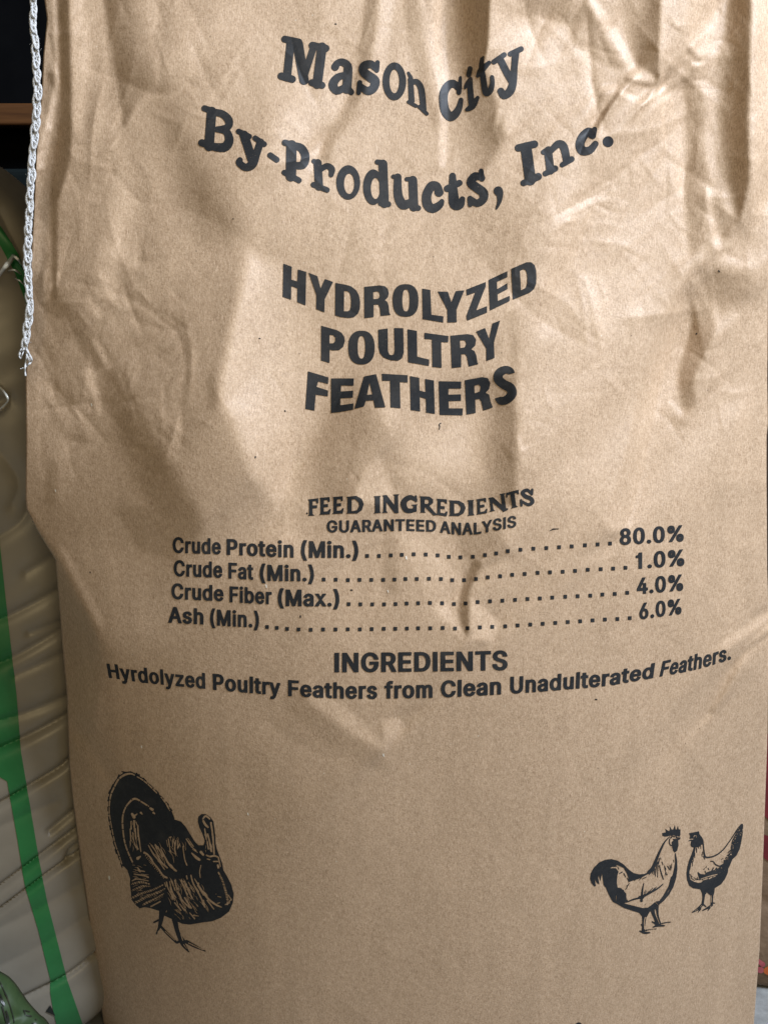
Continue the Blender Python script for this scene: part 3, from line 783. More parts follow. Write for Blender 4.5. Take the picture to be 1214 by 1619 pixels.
# outlines of the sans-serif letters: letter, advance, contours
GLYPH_DATA = """
% 676 175,283 146,286 121,297 101,314 86,335 78,360 75,388 75,412 78,440 87,464 101,486 121,503 146,513 175,517 206,513 230,503 250,486 264,464 273,440 276,412 276,388 273,360 264,335 250,314 230,297 205,286|175,327 191,329 203,335 212,346 221,365 223,388 223,412 213,454 204,464 191,470 175,473 160,470 148,464 138,454 130,435 127,412 127,388 130,365 138,346 147,335 160,329|501,-10 471,-6 446,5 426,21 412,43 403,68 400,95 400,120 403,147 412,172 427,194 447,210 471,221 501,225 531,221 556,210 576,194 590,172 598,147 601,120 601,95 598,68 589,43 575,21 555,5 531,-6|501,35 517,37 529,43 538,53 546,73 549,95 549,120 538,162 529,172 517,178 501,180 486,178 473,172 464,162 456,142 453,120 453,95 455,73 464,53 473,43 485,37|132,0 482,509 540,509 191,0
( 273 89,207 101,324 132,441 177,539 236,539 191,428 161,313 151,207 160,115 188,16 236,-96 177,-96 139,-21 111,55 99,106 92,156
) 273 37,-96 86,18 113,116 122,207 112,313 82,428 37,539 97,539 142,441 173,323 184,207 182,156 174,104 161,53 134,-22 97,-96
. 188 95,-4 78,-1 63,9 53,24 50,41 53,59 63,73 78,83 95,87 113,83 128,73 138,59 141,41 138,24 128,9 113,-1
0 453 227,-7 191,-3 158,7 130,24 105,48 85,77 69,113 57,155 50,202 48,254 50,306 57,353 69,395 85,431 106,461 130,484 159,502 191,512 227,516 262,512 295,502 323,484 348,461 368,431 384,395 396,353 403,306 405,254 403,202 396,155 384,113 368,77 348,48 323,24 295,7 263,-3|227,50 250,52 271,60 290,74 306,92 320,116 330,144 340,194 344,254 340,314 330,365 320,393 306,416 290,435 271,449 250,457 227,460 203,457 182,449 163,435 147,416 134,393 123,365 113,314 109,254 113,194 123,144 134,116 147,92 163,74 182,60 203,52
1 400 160,0 160,368 60,368 60,418 104,426 138,448 158,482 164,509 226,509 226,0
4 453 40,105 40,158 247,509 311,509 109,166 109,163 413,163 413,105|282,0 282,121 282,146 282,318 343,318 343,0
6 453 226,-7 196,-4 168,3 142,15 119,31 100,51 84,74 73,101 66,130 64,162 68,199 80,239 137,340 252,509 322,509 151,261 145,261 165,288 196,307 235,314 265,312 291,305 316,295 337,280 355,262 370,240 380,215 387,187 389,157 387,127 379,98 368,73 352,50 333,30 310,14 284,3 257,-4|226,48 254,52 279,63 299,79 314,101 324,128 327,157 324,187 314,213 299,235 279,251 254,262 226,265 198,262 174,252 153,235 138,214 128,188 125,158 128,128 138,102 153,79 174,63 198,52
8 453 226,-7 178,-2 136,11 111,25 91,42 74,62 62,84 54,109 52,135 55,166 65,195 81,220 101,241 125,256 153,265 153,267 129,276 109,289 93,308 80,330 73,354 70,380 73,405 79,429 90,450 114,477 146,498 184,511 226,516 269,511 306,498 337,477 361,450 373,429 379,405 382,380 379,354 372,330 359,308 343,289 323,276 300,267 300,265 327,256 351,241 372,220 387,195 397,166 401,135 398,109 391,84 378,62 362,42 341,25 317,11 275,-2|226,49 258,52 285,60 307,74 323,91 333,113 337,139 333,165 322,189 305,208 283,223 256,232 226,235 196,232 169,223 147,208 130,189 119,165 115,139 119,113 129,91 145,74 167,60 195,52|226,290 274,300 293,313 307,330 316,351 319,376 316,399 308,420 294,437 275,449 226,460 177,449 159,437 145,420 136,399 133,376 136,351 145,330 159,313 178,300
A 480 16,0 201,509 276,509 463,0 395,0 287,302 264,372 232,478 245,478 213,371 191,302 85,0|110,142 110,199 370,199 370,142
C 510 267,-7 225,-3 186,7 150,25 119,49 92,79 70,115 53,157 44,203 40,254 44,305 53,352 70,393 92,429 119,459 150,484 186,501 225,512 267,516 340,504 373,490 402,471 427,447 448,418 463,385 473,348 408,348 389,395 357,428 315,449 267,456 237,453 209,445 184,432 161,414 141,391 125,364 113,332 106,295 103,254 106,213 113,177 125,145 141,117 161,94 184,76 210,63 237,56 267,53 315,60 357,81 389,114 408,160 473,160 463,124 448,91 428,62 402,38 373,19 341,5 305,-4
D 502 219,0 96,0 96,57 215,57 254,60 288,68 318,81 343,99 363,122 379,149 390,181 397,216 399,255 397,294 390,329 379,361 364,388 344,410 320,428 291,441 258,449 221,452 93,452 93,509 225,509 273,505 315,495 353,478 385,455 412,426 433,391 449,351 458,306 462,255 458,205 449,159 433,119 411,83 384,54 351,31 312,14 268,3|125,509 125,0 60,0 60,509
E 419 60,0 60,509 372,509 372,452 125,452 125,286 355,286 355,229 125,229 125,57 375,57 375,0
F 410 60,0 60,509 369,509 369,452 125,452 125,278 346,278 346,221 125,221 125,0
G 520 269,-7 225,-3 185,7 149,25 118,49 91,79 69,116 53,157 43,203 40,254 43,305 53,352 69,393 91,429 117,459 149,484 184,501 223,512 265,516 304,513 340,504 374,489 403,469 429,445 449,416 465,384 474,349 408,349 387,393 356,427 315,448 265,456 236,453 209,445 183,432 160,414 141,392 125,364 113,332 106,295 103,254 106,213 113,177 125,145 141,117 161,95 184,76 210,63 238,56 269,53 309,57 345,71 365,85 382,102 396,123 410,160 415,202 434,199 283,199 283,256 478,256 478,200 475,160 466,124 451,91 431,62 406,38 377,19 344,5 308,-4
H 517 60,0 60,509 125,509 125,289 392,289 392,509 457,509 457,0 392,0 392,232 125,232 125,0
I 176 55,0 55,509 121,509 121,0
L 393 60,0 60,509 125,509 125,57 361,57 361,0
M 628 60,0 60,509 152,509 277,187 287,159 299,123 311,84 322,49 307,49 318,83 330,121 342,158 352,187 476,509 568,509 568,0 504,0 504,291 504,327 505,369 506,413 507,457 513,457 498,409 482,363 467,322 456,291 342,0 286,0 170,291 159,321 145,361 129,408 112,457 119,457 120,416 121,372 122,328 122,291 122,0
N 524 60,0 60,509 136,509 343,183 363,151 388,107 414,55 405,54 401,108 399,157 399,195 399,509 463,509 463,0 387,0 202,290 177,331 148,381 108,452 119,454 122,384 124,328 125,291 125,0
P 444 60,0 60,509 235,509 272,506 305,499 332,487 356,471 375,452 390,430 404,391 409,348 404,304 390,265 375,243 356,223 332,207 305,195 272,188 235,186 109,186 109,242 233,242 269,246 297,256 318,272 333,294 342,319 344,348 342,376 333,402 318,423 297,439 268,449 232,452 125,452 125,0
R 449 60,0 60,509 236,509 273,506 305,500 333,489 356,473 376,455 390,433 405,395 409,352 407,323 401,296 390,271 376,250 356,232 333,217 305,206 273,200 236,198 96,198 96,255 234,255 269,258 298,267 319,281 334,300 342,324 345,352 342,380 334,405 319,425 298,440 269,449 233,452 125,452 125,0|353,0 230,229 303,229 428,0
S 447 224,-9 172,-4 128,9 102,23 81,40 64,60 51,83 42,109 38,137 104,137 110,110 123,88 142,71 166,59 224,49 257,52 286,60 311,74 329,92 341,114 346,139 342,161 332,179 296,205 245,222 184,239 145,253 112,269 86,289 67,313 56,341 52,372 54,400 62,425 75,448 92,468 113,484 138,498 180,511 227,516 275,511 316,498 351,476 377,449 390,427 398,403 401,378 337,378 332,402 320,421 302,437 280,449 254,456 225,459 194,456 167,448 145,435 129,418 118,398 115,376 119,352 131,334 169,308 212,293 264,279 312,264 359,238 395,198 405,171 408,139 406,112 399,87 386,64 370,43 349,25 323,11 294,0 261,-7
T 448 32,452 32,509 417,509 417,452 257,452 257,0 193,0 193,452
U 517 259,-8 220,-6 186,2 154,15 126,33 103,55 85,80 71,108 63,140 60,173 60,509 124,509 124,178 128,144 141,113 160,87 187,68 220,56 259,52 298,56 331,68 357,87 377,113 389,144 393,178 393,509 457,509 457,173 454,140 446,108 433,80 414,55 391,33 363,15 332,2 297,-6
Y 472 203,0 203,208 16,509 91,509 192,344 222,292 250,230 224,230 251,293 280,344 381,509 455,509 268,208 268,0
a 389 160,-9 126,-5 94,5 68,22 48,45 35,73 30,108 34,138 43,161 58,179 78,193 125,211 178,220 234,227 265,235 273,243 276,255 276,257 267,297 240,322 196,331 149,322 118,301 100,274 41,291 57,322 79,346 104,364 133,375 194,384 239,379 286,360 306,343 322,320 333,290 337,251 337,0 277,0 277,52 272,52 252,25 215,1|170,45 202,49 228,59 248,74 263,93 272,115 276,138 276,190 259,182 231,176 200,171 175,168 134,159 103,139 95,124 92,105 102,72 130,52
b 425 229,-8 198,-5 172,4 138,31 118,59 112,59 112,0 53,0 53,509 114,509 114,319 118,319 137,346 171,373 197,381 229,384 259,382 287,374 313,361 335,342 354,320 370,293 381,261 388,227 390,189 388,151 381,116 370,84 355,57 336,34 313,16 288,3 260,-6|220,47 242,49 262,55 279,66 301,88 316,117 325,151 328,189 325,227 316,261 301,290 280,311 262,322 243,328 220,330 188,325 161,312 140,291 125,263 116,229 113,189 116,150 125,115 140,86 162,65 188,51
d 424 195,-8 165,-6 137,3 111,16 89,34 70,57 55,84 43,116 36,151 34,189 36,227 43,261 55,293 70,320 89,342 112,361 137,374 165,382 196,384 228,381 253,373 287,346 306,319 311,319 311,509 372,509 372,0 313,0 313,59 307,59 287,31 252,4 227,-5|205,47 236,51 263,65 284,86 299,115 309,150 312,189 309,229 300,263 284,291 263,312 237,325 205,330 182,328 162,322 145,311 124,290 108,261 99,227 96,189 99,151 109,117 124,88 145,66 162,55 182,49
e 404 212,-8 177,-5 145,3 117,16 92,35 72,58 56,85 44,116 37,150 34,187 36,224 44,258 55,290 71,317 91,340 115,359 142,373 172,382 205,384 266,374 294,361 319,341 341,315 357,282 368,242 371,194 371,169 75,169 75,221 338,221 310,202 307,237 298,269 283,294 263,314 237,326 205,330 173,326 146,313 125,294 109,270 99,241 96,211 96,178 100,139 110,106 128,80 151,61 179,50 212,46 254,53 285,73 306,105 365,91 353,63 335,39 311,19 283,4 249,-5
f 253 228,379 228,327 6,327 6,379|81,0 81,432 84,461 96,486 113,505 135,519 187,530 222,527 243,521 227,468 215,472 195,474 171,470 154,460 145,443 142,419 142,0
h 410 114,227 114,0 53,0 53,509 114,509 114,287 102,287 116,319 132,344 152,362 175,374 200,382 227,384 264,380 295,369 321,349 341,321 353,285 357,240 357,0 296,0 296,235 293,263 286,286 273,304 256,318 235,326 210,329 184,326 161,317 141,303 126,283 117,257
i 167 53,0 53,379 114,379 114,0|84,443 67,446 54,455 44,468 41,483 44,499 54,512 67,521 84,524 100,521 114,512 123,499 126,483 123,468 114,455 100,446
l 166 50,0 50,509 114,509 114,0
m 610 53,0 53,379 112,379 112,295 108,295 118,323 132,346 172,376 219,386 245,383 268,375 287,361 303,342 314,320 321,295 312,295 322,321 337,343 381,375 437,386 468,383 497,372 522,354 541,328 553,296 557,255 557,0 496,0 496,254 493,279 485,298 473,313 447,326 419,330 395,328 374,320 345,290 335,247 335,0 274,0 274,260 272,280 265,297 253,311 238,322 220,328 199,330 158,320 140,307 126,289 117,266 114,238 114,0
n 410 114,227 114,0 53,0 53,379 112,379 112,287 102,287 116,319 132,344 152,362 175,374 200,382 227,384 264,380 295,369 321,349 341,321 353,285 357,240 357,0 296,0 296,235 293,263 286,286 273,304 256,318 235,326 210,329 184,326 161,317 141,303 126,283 117,257
o 415 207,-8 174,-5 144,3 117,16 93,35 72,58 56,85 44,116 37,150 34,187 37,225 44,260 56,291 72,318 93,341 117,360 144,374 174,382 207,384 241,382 271,374 299,360 323,341 343,318 359,291 371,260 379,225 381,187 379,150 371,116 359,85 343,58 323,35 299,16 271,3 241,-5|207,46 231,49 252,55 270,66 292,89 307,117 316,151 319,187 316,224 307,258 292,287 270,310 252,321 231,328 207,330 184,328 163,321 145,310 124,287 108,258 99,224 96,187 99,151 108,117 124,89 145,66 163,55 184,49
r 260 53,0 53,379 112,379 112,321 115,321 130,347 152,367 181,380 213,385 229,384 243,384 243,322 230,324 207,326 182,323 159,315 140,301 126,284 117,262 114,237 114,0
s 365 182,-8 145,-5 112,3 84,18 62,38 45,63 36,94 94,107 101,87 111,72 124,60 150,49 181,45 217,50 244,62 258,74 265,88 268,103 265,121 254,136 237,147 212,155 149,170 118,180 92,192 72,208 58,227 50,249 47,274 51,305 65,332 87,354 115,370 149,381 187,384 223,381 254,372 279,358 299,339 324,290 268,277 258,298 243,316 228,325 210,331 187,333 156,329 131,317 119,305 111,292 109,277 112,258 124,243 172,223 229,209 261,200 287,187 306,171 320,153 328,131 331,107 326,75 312,47 290,24 260,6 223,-5
t 227 204,379 204,327 6,327 6,379|65,471 126,471 126,98 128,76 136,61 150,53 170,50 185,51 202,54 213,2 192,-3 168,-4 138,-1 113,7 92,21 77,41 68,64 65,93
u 410 182,-5 146,-1 115,11 89,31 69,59 57,95 53,139 53,379 114,379 114,144 116,117 124,94 137,75 154,61 175,53 200,50 226,53 249,62 268,77 283,97 293,122 296,153 296,379 357,379 357,0 298,0 298,92 307,92 294,60 277,35 257,17 234,5 209,-3
x 378 21,0 171,218 171,171 29,379 100,379 147,306 179,253 207,206 175,206 202,253 233,306 282,379 352,379 209,169 209,214 358,0 287,0 231,85 200,136 173,182 205,182 178,136 148,85 91,0
y 390 47,-139 61,-86 71,-87 104,-89 130,-74 151,-36 163,-1 17,379 84,379 165,155 187,87 206,21 184,21 202,87 224,155 305,379 371,379 204,-58 177,-107 139,-136 91,-145 65,-143
z 380 42,0 42,46 254,320 254,323 48,323 48,379 333,379 333,331 126,60 126,56 339,56 339,0
"""

# ------------------------------------------------------------------ lettering
CAP = 509.0
GLYPHS = {}
for _line in GLYPH_DATA.strip().split('\n'):
    _k, _adv, _rest = _line.split(' ', 2)
    GLYPHS[_k] = (int(_adv), [[tuple(map(int, q.split(','))) for q in c.split(' ')] for c in _rest.split('|')])


def word_shape(text, grow):
    """Outlines of a word in font units, with its width."""
    x, out = 0.0, []
    for ch in text:
        adv, cs = GLYPHS[ch]
        out.append([[(p[0] + x, p[1]) for p in c] for c in cs])
        x += adv + grow * 1.15
    allx = [p[0] for g in out for c in g for p in c]
    return out, min(allx) - grow, max(allx) + grow


def set_line(pr, frame, words, base, top, grow=38.0, slant=None):
    """Words between measured ends, on a measured base line and up to a measured cap line."""
    pr.use(*frame)
    s = frame[2]
    gv = grow * 0.56
    bx, by = [p[0] for p in base], [p[1] for p in base]
    tx, ty = [p[0] for p in top], [p[1] for p in top]
    for text, xl, xr in words:
        shapes, x0, x1 = word_shape(text, grow)
        for cs in shapes:
            out = []
            for c in cs:
                q = []
                n = len(c)
                for k in range(n):                       # long straight sides follow the bent line too
                    a, b = c[k], c[(k + 1) % n]
                    m = max(1, int(math.hypot(b[0] - a[0], b[1] - a[1]) / 130))
                    for i in range(m):
                        X = a[0] + (b[0] - a[0]) * i / m
                        Y = (a[1] + (b[1] - a[1]) * i / m + gv) / (CAP + 2 * gv)
                        px = xl + (xr - xl) * (X - x0) / (x1 - x0)
                        h = np.interp(px, tx, ty) - np.interp(px, bx, by)
                        if slant:
                            px -= np.interp(px, slant[0], slant[1]) * Y * h
                        q.append(pr._c((px, np.interp(px, bx, by) + h * Y)))
                out.append(q)
            pxu = (xr - xl) / (x1 - x0) / s
            pyu = abs(np.interp(xl, tx, ty) - np.interp(xl, bx, by)) / (CAP + 2 * gv) / s
            pr.glyph(out, grow * pxu, grow * pxu / (gv * pyu))


def dots(pr, pts, w=6.6, frame=None):
    if frame:
        pr.use(*frame)
    ox, oy, s = pr.frame
    for k, (x, y) in enumerate(pts):
        a = w * s / 2
        t = 0.04 * math.sin(k * 1.7) * a
        pr.poly([(x - a, y - a * 1.02 + t), (x + a, y - a - t), (x + a * .98, y + a), (x - a * .98, y + a * 1.02)])


# the company name, in round slab letters
pr = Print(425, 45, 850, 205, 0.7)
pr.use(420, 40, 2.8905)
pr.strokes([
    [(115, 74, 19), (98, 238, 19)], [(88, 63, 16), (152, 76, 16)], [(72, 232, 17), (122, 246, 17)],
    [(148, 88, 24), (176, 250, 22)], [(172, 246, 16), (222, 92, 16)], [(258, 100, 22), (236, 268, 22)],
    [(214, 92, 17), (275, 105, 17)], [(212, 262, 16), (258, 274, 16)]], curve=False)
pr.strokes([
    [(318, 190, 18), (328, 174, 16), (350, 168, 17), (374, 184, 19), (376, 220, 21), (371, 292, 21)],
    [(371, 285, 17), (391, 305, 14)],
    [(368, 226, 14), (330, 238, 18), (308, 270, 21), (325, 299, 18), (362, 284, 16)],
    [(503, 200, 12), (482, 178, 18), (450, 186, 20), (448, 212, 21), (474, 234, 22), (499, 254, 22), (493, 286, 20), (466, 300, 19), (436, 280, 14)],
    [(511, 170, 11), (508, 206, 11)], [(430, 262, 12), (425, 308, 11)]])
pr.ellipse(588, 256, 54, 87, hole=(588, 256, 22, 54))
pr.strokes([
    [(662, 246, 12), (667, 345, 14)], [(652, 218, 7), (664, 240, 9)], [(652, 350, 8), (686, 368, 9)],
    [(668, 262, 12), (690, 258, 13), (711, 292, 15), (721, 384, 14)], [(702, 372, 9), (736, 404, 9)]])
pr.use(670, 60, 7.141)
pr.strokes([
    [(395, 570, 35), (335, 516, 44), (272, 538, 48), (226, 620, 50), (222, 730, 50), (245, 830, 52), (300, 888, 52), (362, 850, 46), (400, 780, 36), (418, 700, 27)],
    [(412, 446, 17), (403, 540, 26), (395, 615, 28)],
    [(505, 415, 30), (520, 345, 28)],
    [(522, 470, 26), (520, 540, 33), (535, 730, 36)], [(525, 460, 22), (480, 525, 22), (465, 565, 15)], [(488, 808, 24), (550, 765, 38), (605, 675, 22)],
    [(655, 240, 24), (648, 330, 30), (665, 430, 34), (683, 560, 36), (705, 622, 38), (750, 590, 34), (772, 510, 28), (768, 442, 24)],
    [(668, 215, 12), (645, 290, 26)], [(605, 430, 20), (650, 362, 38), (735, 280, 24)],
    [(790, 270, 30), (905, 190, 30)], [(975, 180, 30), (1095, 125, 32)], [(860, 240, 40), (930, 380, 42), (985, 480, 40)],
    [(1035, 165, 42), (1020, 330, 38), (1005, 500, 44), (972, 600, 48), (905, 648, 44), (868, 600, 40)]])
P_NAME = pr
print_on_sack('company_lettering', pr)

pr = Print(310, 160, 980, 345, 0.7)
pr.use(300, 160, 3.3722)
pr.strokes([
    [(118, 55, 26), (104, 240, 26)], [(80, 38, 17), (130, 55, 17)], [(66, 222, 20), (115, 240, 18)],
    [(290, 180, 24), (310, 240, 24), (330, 305, 24)], [(262, 161, 15), (318, 188, 15)], [(350, 197, 15), (398, 229, 15)],
    [(430, 288, 16), (464, 312, 16)],
    [(543, 235, 28), (540, 400, 28)], [(508, 221, 17), (560, 234, 16)], [(505, 380, 15), (582, 422, 16)],
    [(682, 330, 22), (690, 455, 22)], [(662, 320, 13), (690, 332, 14)], [(660, 445, 15), (732, 473, 15)],
    [(1030, 335, 24), (1038, 545, 24)], [(1000, 324, 14), (1032, 328, 15)], [(1018, 545, 14), (1058, 549, 16)]], curve=False)
pr.strokes([
    [(110, 58, 19), (170, 66, 20), (208, 100, 22), (203, 138, 19), (150, 150, 16)],
    [(150, 150, 17), (196, 162, 20), (211, 210, 24), (183, 246, 25), (110, 240, 20)],
    [(378, 218, 20), (355, 285, 21), (334, 335, 25), (300, 353, 20), (266, 330, 19), (268, 314, 16)],
    [(545, 234, 18), (595, 250, 22), (617, 295, 23), (602, 340, 22), (550, 342, 18)],
    [(700, 362, 15), (732, 345, 16), (757, 362, 18), (754, 392, 14)]])
pr.ellipse(845, 433, 64, 92, hole=(850, 440, 27, 54))
pr.ellipse(978, 458, 54, 95, hole=(990, 465, 24, 56))
pr.use(640, 170, 3.3722)
pr.strokes([
    [(42, 388, 24), (48, 530, 24)], [(45, 534, 15), (72, 536, 15)], [(10, 382, 12), (44, 382, 14)], [(-61, 368, 12), (-36, 371, 14)],
    [(645, 215, 30), (668, 385, 30)], [(605, 215, 20), (690, 195, 20)], [(632, 402, 17), (710, 368, 20)],
    [(762, 230, 22), (775, 335, 22)], [(738, 238, 14), (765, 222, 16)], [(748, 352, 15), (800, 325, 17)], [(838, 305, 14), (888, 275, 16)]], curve=False)
pr.strokes([
    [(-38, 371, 20), (-36, 466, 24), (-10, 518, 26), (32, 505, 20)],
    [(182, 452, 24), (170, 418, 21), (140, 420, 24), (116, 470, 25), (122, 520, 26), (150, 538, 24), (184, 520, 20), (197, 500, 13)],
    [(254, 365, 18), (258, 460, 26), (266, 514, 29), (294, 518, 22), (306, 488, 15)], [(225, 432, 18), (290, 402, 17)],
    [(412, 375, 16), (375, 366, 22), (352, 400, 24), (384, 428, 25), (418, 455, 25), (416, 490, 22), (384, 510, 20), (354, 492, 17)],
    [(406, 338, 13), (411, 380, 15)], [(347, 485, 15), (348, 518, 13)],
    [(497, 445, 25), (505, 462, 19), (503, 500, 12), (488, 538, 6)],
    [(780, 228, 16), (815, 195, 20), (845, 208, 22), (862, 280, 20)],
    [(995, 142, 23), (978, 126, 20), (950, 152, 24), (932, 195, 24), (945, 230, 24), (985, 227, 21), (1014, 194, 17)], [(1010, 116, 14), (1000, 150, 18)],
    [(1082, 182, 29)]])
print_on_sack('company_lettering', pr)

# the product name, in heavy condensed capitals
pr = Print(440, 405, 860, 665, 0.7)
pr.use(430, 400, 5.518)
pr.poly([(100, 92), (175, 120), (170, 232), (222, 248), (226, 142), (300, 165), (294, 458), (220, 428), (222, 308), (170, 290), (168, 408), (94, 383)])
pr.poly([(320, 172), (398, 202), (425, 310), (462, 226), (534, 252), (461, 405), (458, 518), (385, 490), (388, 370)])
pr.poly([(553, 260), (640, 276), (690, 290), (735, 325), (760, 370), (770, 430), (766, 490), (750, 530), (715, 560), (670, 568), (600, 560), (550, 545)],
        [[(630, 330), (660, 335), (678, 350), (686, 380), (690, 420), (688, 470), (680, 498), (660, 508), (628, 508)]])
pr.poly([(804, 295), (940, 282), (985, 290), (1010, 312), (1020, 350), (1012, 385), (985, 412), (1005, 425), (1018, 460), (1024, 520), (1035, 540), (948, 550), (940, 480), (928, 450), (888, 452), (886, 560), (806, 568)],
        [[(884, 340), (920, 335), (934, 345), (940, 366), (936, 388), (920, 400), (884, 402)]])
pr.use(0, 0, 1)
pr.ellipse(641.1, 475, 20.4, 25.8, n=2.5, hole=(641.7, 475, 5.6, 17.2))
pr.use(640, 400, 5.518)
pr.poly([(150, 310), (222, 322), (232, 538), (336, 552), (334, 607), (155, 577)])
pr.poly([(285, 335), (375, 338), (405, 430), (442, 332), (518, 325), (450, 495), (452, 605), (370, 607), (368, 495)])
pr.poly([(535, 318), (705, 252), (705, 290), (622, 500), (716, 462), (716, 520), (545, 590), (536, 570), (536, 545), (612, 345), (538, 372)])
pr.poly([(728, 235), (893, 157), (893, 210), (802, 252), (804, 315), (893, 262), (894, 315), (808, 360), (810, 418), (913, 372), (912, 420), (740, 503)])
pr.poly([(925, 138), (1060, 80), (1100, 80), (1130, 105), (1143, 150), (1147, 210), (1143, 270), (1125, 315), (1090, 345), (1060, 358), (940, 408)],
        [[(1002, 155), (1030, 142), (1050, 148), (1061, 175), (1065, 220), (1064, 270), (1050, 305), (1012, 325)]])
pr.use(490, 500, 3.916)
pr.poly([(70, 58), (165, 85), (196, 102), (213, 128), (217, 155), (206, 190), (180, 210), (145, 212), (123, 208), (122, 290), (69, 274)],
        [[(122, 115), (145, 118), (157, 132), (157, 152), (146, 167), (122, 168)]])
pr.ellipse(319, 194, 82, 105, n=2.4, hole=(319, 192, 23, 70))
pr.poly([(422, 83), (482, 75), (483, 215), (492, 238), (508, 241), (520, 232), (524, 210), (520, 72), (578, 74), (581, 225), (570, 260), (545, 276), (500, 273), (455, 255), (432, 228), (424, 190)])
pr.poly([(603, 80), (662, 90), (664, 250), (738, 268), (736, 308), (607, 285)])
pr.poly([(708, 102), (857, 122), (855, 162), (812, 160), (815, 320), (757, 314), (754, 144), (708, 140)])
pr.poly([(868, 120), (975, 110), (1010, 117), (1028, 145), (1022, 182), (998, 205), (1018, 215), (1030, 245), (1036, 285), (1042, 297), (982, 312), (970, 250), (960, 235), (936, 235), (936, 315), (877, 321)],
        [[(928, 150), (958, 150), (967, 170), (958, 192), (930, 197)]])
pr.poly([(1027, 95), (1083, 72), (1108, 140), (1128, 45), (1176, 26), (1138, 165), (1142, 258), (1090, 278), (1090, 200)])
pr.use(470, 570, 3.372)
pr.poly([(57, 57), (167, 90), (165, 125), (112, 112), (104, 140), (165, 160), (163, 192), (99, 182), (92, 268), (43, 258)])
pr.poly([(180, 95), (302, 95), (300, 135), (234, 133), (232, 165), (298, 160), (296, 198), (230, 202), (230, 238), (300, 228), (298, 262), (225, 275), (180, 280)])
pr.poly([(355, 85), (420, 72), (470, 250), (414, 252), (406, 213), (366, 215), (355, 245), (304, 258)], [[(385, 120), (400, 180), (372, 183)]])
pr.poly([(450, 70), (588, 78), (588, 118), (547, 115), (550, 255), (497, 250), (494, 108), (452, 108)])
pr.poly([(600, 82), (650, 92), (652, 160), (683, 168), (680, 98), (728, 106), (733, 285), (686, 278), (685, 205), (653, 195), (655, 272), (604, 265)])
pr.poly([(753, 110), (873, 112), (873, 150), (805, 150), (805, 182), (872, 180), (872, 215), (806, 217), (807, 255), (882, 255), (880, 293), (758, 290)])
pr.poly([(892, 105), (985, 88), (1015, 94), (1028, 120), (1022, 152), (1003, 172), (1022, 182), (1030, 220), (1042, 250), (990, 268), (980, 220), (970, 205), (948, 208), (950, 280), (901, 289)],
        [[(943, 135), (965, 128), (977, 140), (972, 165), (945, 175)]])
pr.stroke([(1146, 74, 14), (1134, 56, 19), (1108, 49, 21), (1077, 66, 24), (1070, 98, 25), (1098, 126, 25), (1134, 146, 26), (1143, 178, 25), (1116, 208, 23), (1084, 215, 21), (1062, 194, 14)])
pr.poly([(1108, 88), (1118, 76), (1158, 66), (1180, 60), (1182, 88), (1126, 102)], sub=True)
pr.poly([(1045, 204), (1042, 186), (1096, 170), (1104, 186), (1078, 194)], sub=True)
print_on_sack('product_lettering', pr)

